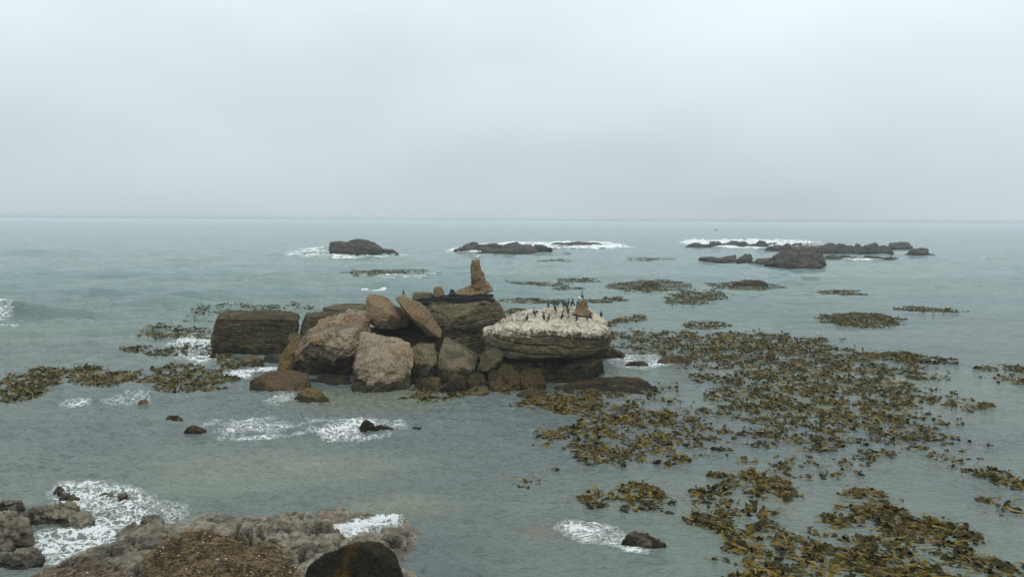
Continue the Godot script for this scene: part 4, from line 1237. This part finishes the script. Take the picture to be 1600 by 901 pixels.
# ------------------------------------------------------------------ kelp beds
func build_kelp() -> void:
	kelp("dark weed fringe along the waterline below the pointed olive boulder", [[640, 616], [660, 606], [700, 606], [760, 604], [800, 606], [800, 618], [760, 618], [700, 626], [650, 626]], 9.0, {"soft": 0.4, "amber": 0.6, "gap": 0.05})
	kelp("weed fringe along the front of the low weedy ledge", [[930, 612], [1000, 612], [1035, 606], [1040, 614], [1000, 622], [940, 622]], 7.0, {"soft": 0.4, "amber": 0.5})
	kelp("weed tufts along the water left of the low ochre mound", [[326, 560], [350, 552], [376, 560], [378, 576], [350, 574]], 8.0, {"soft": 0.4, "amber": 0.4})
	kelp("vast kelp bed spreading over the water right of the outcrop", [[950, 520], [990, 513], [1060, 522], [1130, 519], [1250, 521], [1320, 545], [1400, 562], [1500, 586], [1440, 596], [1480, 622], [1455, 640], [1450, 655], [1500, 690], [1545, 695], [1450, 716], [1400, 700], [1350, 716], [1330, 742], [1280, 748], [1215, 728], [1195, 702], [1160, 690], [1140, 665], [1100, 640], [1066, 610], [1092, 600], [1096, 575], [1075, 566], [1040, 553], [1000, 556], [950, 542]], 7.5, {"parts": 300, "soft": 3.2, "gap": -0.1})
	kelp("kelp bed just below the outcrop's weedy ledge, golden at its left end", [[832, 682], [868, 656], [900, 640], [950, 626], [1000, 634], [1060, 640], [1104, 655], [1135, 690], [1145, 712], [1085, 716], [1060, 732], [1000, 730], [940, 737], [900, 722], [880, 706], [848, 694]], 8.5, {"parts": 300, "amber": 0.65, "soft": 1.9, "gap": -0.12})
	kelp("small kelp strip at the right tip of the weedy ledge", [[998, 628], [1020, 618], [1050, 622], [1060, 632], [1020, 634]], 6.0, {"parts": 30, "soft": 0.5})
	kelp("dense golden kelp at the foot of the white topped rock", [[792, 634], [845, 616], [900, 612], [945, 612], [950, 630], [930, 642], [880, 648], [840, 640]], 12.0, {"parts": 120, "amber": 0.85, "gap": -0.35, "soft": 0.6})
	kelp("oval kelp clump in open water between the golden bed and the bottom centre rock", [[895, 782], [925, 755], [960, 746], [1000, 752], [1045, 766], [1055, 790], [1005, 806], [960, 803], [920, 802]], 11.0, {"parts": 200, "gap": -0.15, "soft": 0.9, "amber": 0.5})
	kelp("broad near kelp bed sweeping to the bottom right corner", [[1060, 800], [1090, 772], [1140, 735], [1200, 738], [1235, 750], [1240, 772], [1185, 778], [1250, 812], [1300, 838], [1400, 850], [1500, 858], [1580, 872], [1640, 900], [1640, 960], [1150, 960], [1140, 905], [1200, 882], [1140, 852], [1100, 842], [1130, 818]], 16.0, {"parts": 300, "gap": -0.3, "soft": 1.6, "amber": 0.5})
	kelp("kelp bed with a bright amber streak above the bottom right bed", [[1275, 792], [1300, 775], [1360, 764], [1420, 788], [1500, 820], [1590, 868], [1500, 860], [1400, 850], [1330, 836], [1290, 815]], 14.5, {"parts": 300, "gap": -0.25, "soft": 1.2, "amber": 0.75})
	kelp("kelp line at the right edge, upper of two near ones", [[1475, 724], [1520, 716], [1640, 752], [1640, 776], [1545, 756], [1490, 742]], 9.0, {"parts": 100, "soft": 0.7})
	kelp("kelp patch at the right edge, lower of two near ones", [[1505, 782], [1560, 768], [1640, 786], [1640, 822], [1545, 800]], 9.0, {"parts": 90, "soft": 0.8})
	kelp("long narrow kelp strip along the vast bed's upper right edge", [[1338, 550], [1400, 549], [1492, 561], [1500, 570], [1420, 568], [1350, 558]], 9.0, {"soft": 0.5, "gap": -0.2})
	kelp("kelp strip reaching the right edge, upper of the two distant ones", [[1500, 569], [1560, 568], [1660, 576], [1660, 588], [1545, 580]], 6.0, {"soft": 0.8})
	kelp("kelp strip reaching the right edge, lower of the two distant ones", [[1525, 588], [1580, 585], [1660, 596], [1660, 606], [1555, 598]], 6.0, {"soft": 0.8})
	kelp("golden kelp patch off the vast bed's right side", [[1470, 630], [1510, 620], [1575, 636], [1530, 643], [1485, 644]], 8.0, {"soft": 0.6, "amber": 0.8})
	kelp("small two lobed kelp strip off the vast bed's right corner", [[1450, 686], [1500, 682], [1550, 694], [1480, 698]], 8.0, {"soft": 0.5, "amber": 0.6})
	kelp("few kelp fronds afloat alone before the golden kelp", [[788, 762], [800, 750], [838, 750], [850, 760], [820, 768]], 4.0, {"parts": 12, "soft": 0.3})
	kelp("oval kelp raft alone on the smooth water at right", ellipse(1342, 499.5, 68, 12, 0.03), 7.0, {"soft": 1.2, "gap": -0.4})
	kelp("slim kelp raft right of the oval raft", ellipse(1452, 484.5, 56, 5, 0.05), 5.0, {"soft": 1.2, "gap": -0.2})
	kelp("slim kelp raft above the oval raft", ellipse(1314, 458, 42, 4, 0.05), 5.0, {"soft": 1.2, "gap": -0.2})
	kelp("kelp ring around the dark weedy mound", ellipse(1166, 447, 62, 6.5, 0.03), 4.0, {"soft": 1.5, "gap": -0.4})
	kelp("kelp around the small dark hump behind the white topped rock", ellipse(1016, 447.5, 68, 9.5), 4.0, {"soft": 2.0, "gap": -0.25})
	kelp("ragged kelp patch between the small hump and the vast bed", ellipse(1086, 465, 52, 11, -0.06), 5.0, {"soft": 1.5, "gap": -0.2})
	kelp("small kelp patch just above the vast bed", ellipse(1102, 508, 40, 6), 5.0, {"soft": 0.8, "gap": -0.2})
	kelp("kelp strip slanting behind the white topped rock's right end", [[925, 516], [955, 500], [990, 492], [1015, 494], [985, 504], [955, 512]], 6.0, {"soft": 0.8, "gap": -0.3})
	kelp("thin kelp line right of the rock pinnacle", ellipse(842, 444, 58, 3.2, 0.03), 4.0, {"soft": 1.5, "gap": -0.2})
	kelp("thin kelp line above the cormorants, higher one", ellipse(905, 438.5, 34, 3), 4.0, {"soft": 1.5, "gap": -0.3})
	kelp("thin kelp line above the cormorants, lower one", ellipse(888, 451.5, 26, 3), 4.0, {"soft": 1.2, "gap": -0.2})
	kelp("kelp line behind the white topped rock's back edge", ellipse(838, 471.5, 60, 4.5, 0.02), 5.0, {"soft": 1.2, "gap": -0.2})
	kelp("kelp line right of the bell shaped boulder", ellipse(948, 470, 36, 4, -0.06), 5.0, {"soft": 1.2, "gap": -0.2})
	kelp("kelp tuft in the gap between rock wall and white topped rock", ellipse(806, 488, 18, 4), 7.0, {"soft": 0.6, "gap": -0.4})
	kelp("kelp raft between the islet and the rock pinnacle", ellipse(612, 426.5, 78, 5), 3.4, {"soft": 2.5, "gap": -0.3})
	kelp("faint kelp line under the jagged reef", ellipse(866, 408, 28, 1.6), 2.5, {"soft": 2.0, "gap": -0.4})
	kelp("faint kelp line left of the low weedy reef", ellipse(1018, 406, 40, 2.2), 2.2, {"soft": 3.0, "gap": -0.3})
	kelp("kelp line in two strands left of the big dark block", [[192, 553], [200, 543], [260, 547], [300, 536], [340, 542], [345, 556], [300, 556], [250, 560]], 7.0, {"soft": 0.6, "gap": -0.05})
	kelp("kelp patch behind the big dark block's left corner", [[212, 530], [230, 510], [262, 506], [310, 514], [350, 516], [345, 530], [300, 533], [240, 534]], 6.0, {"soft": 0.9, "gap": -0.02})
	kelp("scattered kelp bits on the water behind the big dark block", [[290, 502], [300, 482], [345, 477], [400, 474], [500, 476], [500, 486], [420, 485], [345, 488], [330, 502]], 3.0, {"soft": 1.0, "gap": 0.1})
	kelp("kelp bed at the picture's left edge", [[-60, 600], [0, 590], [50, 577], [130, 573], [200, 580], [238, 596], [150, 606], [80, 602], [62, 622], [0, 632], [-60, 640]], 10.0, {"parts": 150, "soft": 0.8, "gap": -0.25, "amber": 0.55})
	kelp("kelp bed between the left edge bed and the smooth brown boulder", [[225, 592], [236, 574], [290, 569], [350, 578], [375, 592], [340, 610], [280, 615], [236, 611]], 10.0, {"parts": 120, "soft": 0.7, "gap": -0.2, "amber": 0.5})

# ------------------------------------------------------------------ white water
func build_foam() -> void:
	foam("lacy foam swirling between the left rocks and the rock shelf", [[0, 878], [15, 862], [50, 832], [90, 822], [130, 818], [118, 800], [80, 792], [70, 770], [92, 752], [170, 750], [218, 760], [262, 780], [300, 788], [298, 806], [262, 826], [214, 832], [195, 850], [130, 876], [95, 890], [40, 886]], 0.03, 0.75, 0.36, {"patch": 0.45, "swell": 0.03, "lift": 0.012})
	foam("bright white foam filling the pool at the rock shelf's tip", [[512, 824], [545, 812], [600, 806], [634, 806], [630, 822], [598, 838], [562, 848], [545, 856], [530, 842]], 0.03, 0.8, 0.8, {"patch": 0.5, "soft": 0.35, "swell": 0.1, "lift": 0.02})
	foam("foam streaks left of the low grey ledge rock", [[862, 826], [880, 808], [930, 814], [972, 824], [985, 842], [970, 856], [900, 846]], 0.03, 0.5, 0.34, {"patch": 0.8, "swell": 0.03})
	foam("foam rim before the low grey ledge rock", [[960, 850], [985, 852], [1010, 858], [1030, 856], [1010, 866], [975, 862]], 0.03, 0.4, 0.35, {"soft": 0.2, "patch": 0.8})
	foam("foam strands in the open water left of the knobbly weed rock", [[290, 668], [340, 656], [420, 652], [520, 656], [520, 672], [440, 684], [380, 690], [340, 688]], 0.04, 0.6, 0.14, {"patch": 1.0})
	foam("lacy foam around the knobbly weed rock", [[488, 672], [520, 656], [565, 652], [630, 656], [640, 668], [600, 684], [560, 690], [510, 690]], 0.04, 0.6, 0.3, {"patch": 0.7})
	foam("white water washing round the big dark block's left foot", [[255, 540], [300, 518], [335, 515], [338, 530], [332, 548], [345, 560], [310, 572], [270, 560]], 0.08, 1.1, 0.35, {"patch": 0.7})
	foam("foam band behind the smooth brown boulder", [[335, 572], [380, 574], [440, 570], [462, 578], [440, 584], [400, 580], [385, 592], [350, 588]], 0.06, 0.8, 0.42, {"patch": 0.7})
	foam("small foam patch before the smooth brown boulder", [[400, 628], [430, 616], [470, 612], [480, 622], [440, 634]], 0.05, 0.7, 0.12, {"patch": 1.0})
	foam("small whitecap below the left edge kelp bed", [[84, 632], [110, 622], [142, 620], [146, 628], [110, 636]], 0.06, 0.8, 0.35, {"patch": 0.6})
	foam("foam flecks right of the small whitecap", [[150, 626], [200, 608], [240, 612], [240, 630], [190, 636]], 0.06, 0.8, 0.05, {"patch": 1.0})
	foam("white water between the white topped rock and the big kelp bed", [[945, 562], [975, 552], [1030, 552], [1060, 568], [1010, 578], [960, 574]], 0.07, 1.1, 0.25, {"patch": 0.8})
	foam("white foam trailing from the islet to the left", [[430, 398], [470, 388], [512, 384], [514, 398], [480, 403]], 0.5, 6.0, 0.4, {"lift": 0.15, "swell": 0.3, "stretch": Vector2(1.4, 2.0), "patch": 0.5})
	foam("white line of foam along the islet's foot", [[508, 398], [560, 400], [625, 397], [648, 399], [600, 404], [520, 403]], 0.5, 5.0, 0.45, {"lift": 0.15, "swell": 0.3, "stretch": Vector2(1.4, 2.0)})
	foam("white foam around the jagged reef", [[690, 394], [725, 384], [780, 378], [870, 377], [960, 380], [995, 386], [930, 390], [850, 389], [760, 396]], 0.6, 6.0, 0.5, {"lift": 0.2, "swell": 0.4, "stretch": Vector2(1.5, 2.5), "patch": 0.5})
	foam("foam spread before the long flat reef", [[1056, 378], [1100, 375], [1215, 374], [1285, 378], [1240, 388], [1150, 389], [1090, 385]], 0.7, 7.0, 0.55, {"lift": 0.2, "swell": 0.4, "stretch": Vector2(1.6, 3.0), "patch": 0.4})
	foam("thin white streaks right of the large brown rock", [[1290, 404], [1340, 401], [1400, 402], [1420, 405], [1340, 409]], 0.4, 4.0, 0.5, {"lift": 0.12, "stretch": Vector2(1.6, 2.5)})
	foam("white streak on the far right water", [[1520, 402], [1560, 401], [1580, 402.5], [1540, 404]], 0.4, 4.0, 0.4, {"lift": 0.12, "stretch": Vector2(1.8, 2.5)})
	foam("foam streak under the kelp raft beyond the outcrop", [[590, 432], [640, 429], [690, 429], [660, 434], [610, 435]], 0.2, 2.4, 0.3, {"lift": 0.08, "stretch": Vector2(1.5, 2.0)})
	foam("foam on the face of the wave breaking at the left edge", [[-30, 498], [-20, 486], [14, 487], [26, 492], [14, 499]], 0.1, 1.2, 0.3, {"lift": 0.06, "stretch": Vector2(1.2, 1.0), "patch": 0.6})
	foam("foam trail of the wave breaking at the left edge", [[-30, 508], [10, 505], [44, 506], [20, 511]], 0.12, 1.6, 0.3, {"lift": 0.06})
	surf("tumbling white breaker above the long flat reef", [[1062, 20], [1120, 5], [1170, 0], [1225, 4]], 432, 2.4, 9.0, 0.0)
	surf("white breaker behind the large brown rock", [[1236, 0], [1260, 0], [1284, 4]], 400, 2.0, 7.0, 60.0)
	surf("low white surf behind the jagged reef's right half", [[860, 10], [920, 0], [975, 6]], 372, 0.9, 8.0, 130.0)
	surf("small white breaker beyond the outcrop", [[564, 1.5], [578, 0], [590, 0], [603, 1]], 133, 0.5, 1.5, 230.0)
	surf("low white surf left of the jagged reef", [[700, 2], [716, 0], [760, 6]], 312, 0.8, 5.0, 260.0)
	surf("surf washing over the gap right of the long flat reef", [[1202, 0], [1212, 0], [1222, 2]], 376, 1.7, 8.0, 330.0)

# ------------------------------------------------------------------ birds
func build_birds() -> void:
	var list := [
		[855.5, 481, 1.2, "cormorant at the back left edge, leaning over the drop", {"neck": 0.02, "lean": -0.25}],
		[865.5, 478.5, 0.4, "cormorant with half spread wings at the rock's back edge", {"open": true}],
		[871, 478, -0.6, "cormorant just behind the one with half spread wings", {}],
		[880, 479, 2.6, "left cormorant of the close pair at the back edge", {"neck": 0.06}],
		[883.5, 479, 0.5, "right cormorant of the close pair at the back edge", {"neck": 0.06}],
		[885, 482.5, 1.0, "cormorant in front of the tight group at the back", {}],
		[890, 477, -0.8, "cormorant with raised head in the tight group at the back", {"neck": 0.07}],
		[893, 476, -2.0, "hindmost cormorant of the tight group at the back", {}],
		[897, 477, 1.4, "cormorant left of the bell shaped boulder's top", {"neck": 0.04}],
		[901.5, 477, -1.4, "cormorant touching the bell shaped boulder's left shoulder", {}],
		[867.4, 487, 1.8, "cormorant with a slim tail standing before the half spread one", {"lean": -0.12}],
		[887, 489.5, 0.3, "foremost cormorant below the tight group", {"neck": 0.05}],
		[849, 500, 2.2, "stout black cormorant facing away in the front row", {}],
		[857.6, 503, -1.0, "brown young cormorant in the front row", {"mat": "bird_brown", "neck": 0.06}],
		[878.6, 499, -1.6, "lone black cormorant in the middle of the front row", {"lean": -0.08}],
		[901.5, 502, -0.7, "small cormorant in the shade left of the bell shaped boulder's foot", {"grow": 0.9}],
		[918.8, 500.5, -1.9, "left cormorant of the pair below the bell shaped boulder's right tip", {"mat": "bird_grey", "grow": 0.85}],
		[922, 499.5, 1.5, "right cormorant of the pair below the bell shaped boulder's right tip", {}],
		[939, 496, 2.8, "rightmost cormorant, alone at the rock's right edge", {}],
		[915.5, 478, 0.8, "cormorant half hidden behind the bell shaped boulder's right side", {}],
		[824, 501.5, -2.6, "slim cormorant, second from the white rock's left end", {"neck": 0.04, "grow": 0.92}],
		[834.6, 494.5, 1.0, "cormorant holding out its wings at the rock's left part", {"open": true, "neck": 0.08}],
		[799.5, 498, -1.2, "cormorant at the far left edge of the white rock", {"grow": 0.8}],
	]
	for b in list:
		var at := seat("bird_rock", b[0], b[1])
		bird("cormorant", b[3], at - Vector3(0, 0.02, 0), b[2], b[4])
	bird("cormorant", "upright cormorant perched on top of the bell shaped boulder", seat("bell", 910, 469) - Vector3(0, 0.02, 0), 0.5, {"neck": 0.16})
	gull("small white gull beside the cormorant on the bell shaped boulder", seat("bell", 907, 470), 1.2)
	bird("cormorant", "cormorant resting on the pale topped block", seat("perch_block", 770, 510) - Vector3(0, 0.02, 0), 1.4, {"grow": 0.85, "lean": 0.3})
	bird("cormorant", "low crouching dark cormorant behind the resting one on the pale topped block", seat("perch_block", 781, 508) - Vector3(0, 0.14, 0), -1.5, {"grow": 0.85, "lean": -0.7})
	bird("pied_shag", "black bird with white breast on the long tan slab's upper end", seat("slab", 630.5, 463) - Vector3(0, 0.02, 0), 0.9, {"breast": "gull_white", "group": "birds apart", "grow": 0.85})
	gull("white gull perched on top of the rock pinnacle", seat("pinnacle", 745, 405.5), -1.0)
	var far := [[1240, 385, "dark bird standing on the large brown rock's left crest"], [1262, 382, "dark bird standing on the large brown rock's highest crest"], [1268, 383, "dark bird right of the highest crest on the large brown rock"]]
	for f in far:
		bird("cormorant", f[2], seat("far_rock", f[0], f[1]), 0.7, {"group": "birds on the large brown rock", "grow": 1.2})

func build_boat() -> void:
	var at := on_sea(1119, 359.6)
	at.y = sea_y(at.x, at.z)
	var root := base("boat", at, 0.25)
	tag(root, "tiny white boat with dark hull far out on the sea", "boat")
	var v := PackedVector3Array()
	var idx := PackedInt32Array()
	var n := 9
	for i in n:
		var t := i / (n - 1.0)
		var w := 1.55 * pow(sin(PI * (0.16 + 0.5 * (1.0 - t) + 0.0)), 0.8) if t < 0.98 else 0.05
		var z := lerpf(3.6, -4.2, t)
		var sheer := 0.95 + 0.6 * t * t
		for q in [Vector2(-w, sheer), Vector2(-w * 0.85, 0.4), Vector2(-w * 0.3, -0.35), Vector2(w * 0.3, -0.35), Vector2(w * 0.85, 0.4), Vector2(w, sheer), Vector2(0, sheer - 0.1)]:
			v.append(Vector3(q.x, q.y, z))
	for i in n - 1:
		for k in 7:
			var a := i * 7 + k
			var b := i * 7 + (k + 1) % 7
			idx.append_array(PackedInt32Array([a, b, a + 7, b, b + 7, a + 7]))
	for k in range(1, 6):
		idx.append_array(PackedInt32Array([0, k, k + 1]))
	part("hull", mesh_of(v, idx), mats.boat_dark, root)
	var box := BoxMesh.new()
	box.size = Vector3(2.9, 3.0, 3.0)
	var c := part("cabin", box, mats.boat_white, root)
	c.position = Vector3(0, 2.5, 0.6)
	var roof := BoxMesh.new()
	roof.size = Vector3(3.2, 0.16, 3.4)
	part("roof", roof, mats.boat_white, c).position = Vector3(0, 1.58, 0)
	for s in [-0.6, 0.6]:
		var pane := BoxMesh.new()
		pane.size = Vector3(0.5, 0.4, 0.04)
		part("window", pane, mats.glass, c).position = Vector3(s, 0.7, 1.51)
	var mast := CylinderMesh.new()
	mast.top_radius = 0.05
	mast.bottom_radius = 0.08
	mast.height = 2.4
	part("mast", mast, mats.boat_white, root).position = Vector3(0, 5.2, 0.6)
	var bar := BoxMesh.new()
	bar.size = Vector3(1.8, 0.8, 0.5)
	part("radar", bar, mats.boat_white, root).position = Vector3(0, 5.4, 0.6)
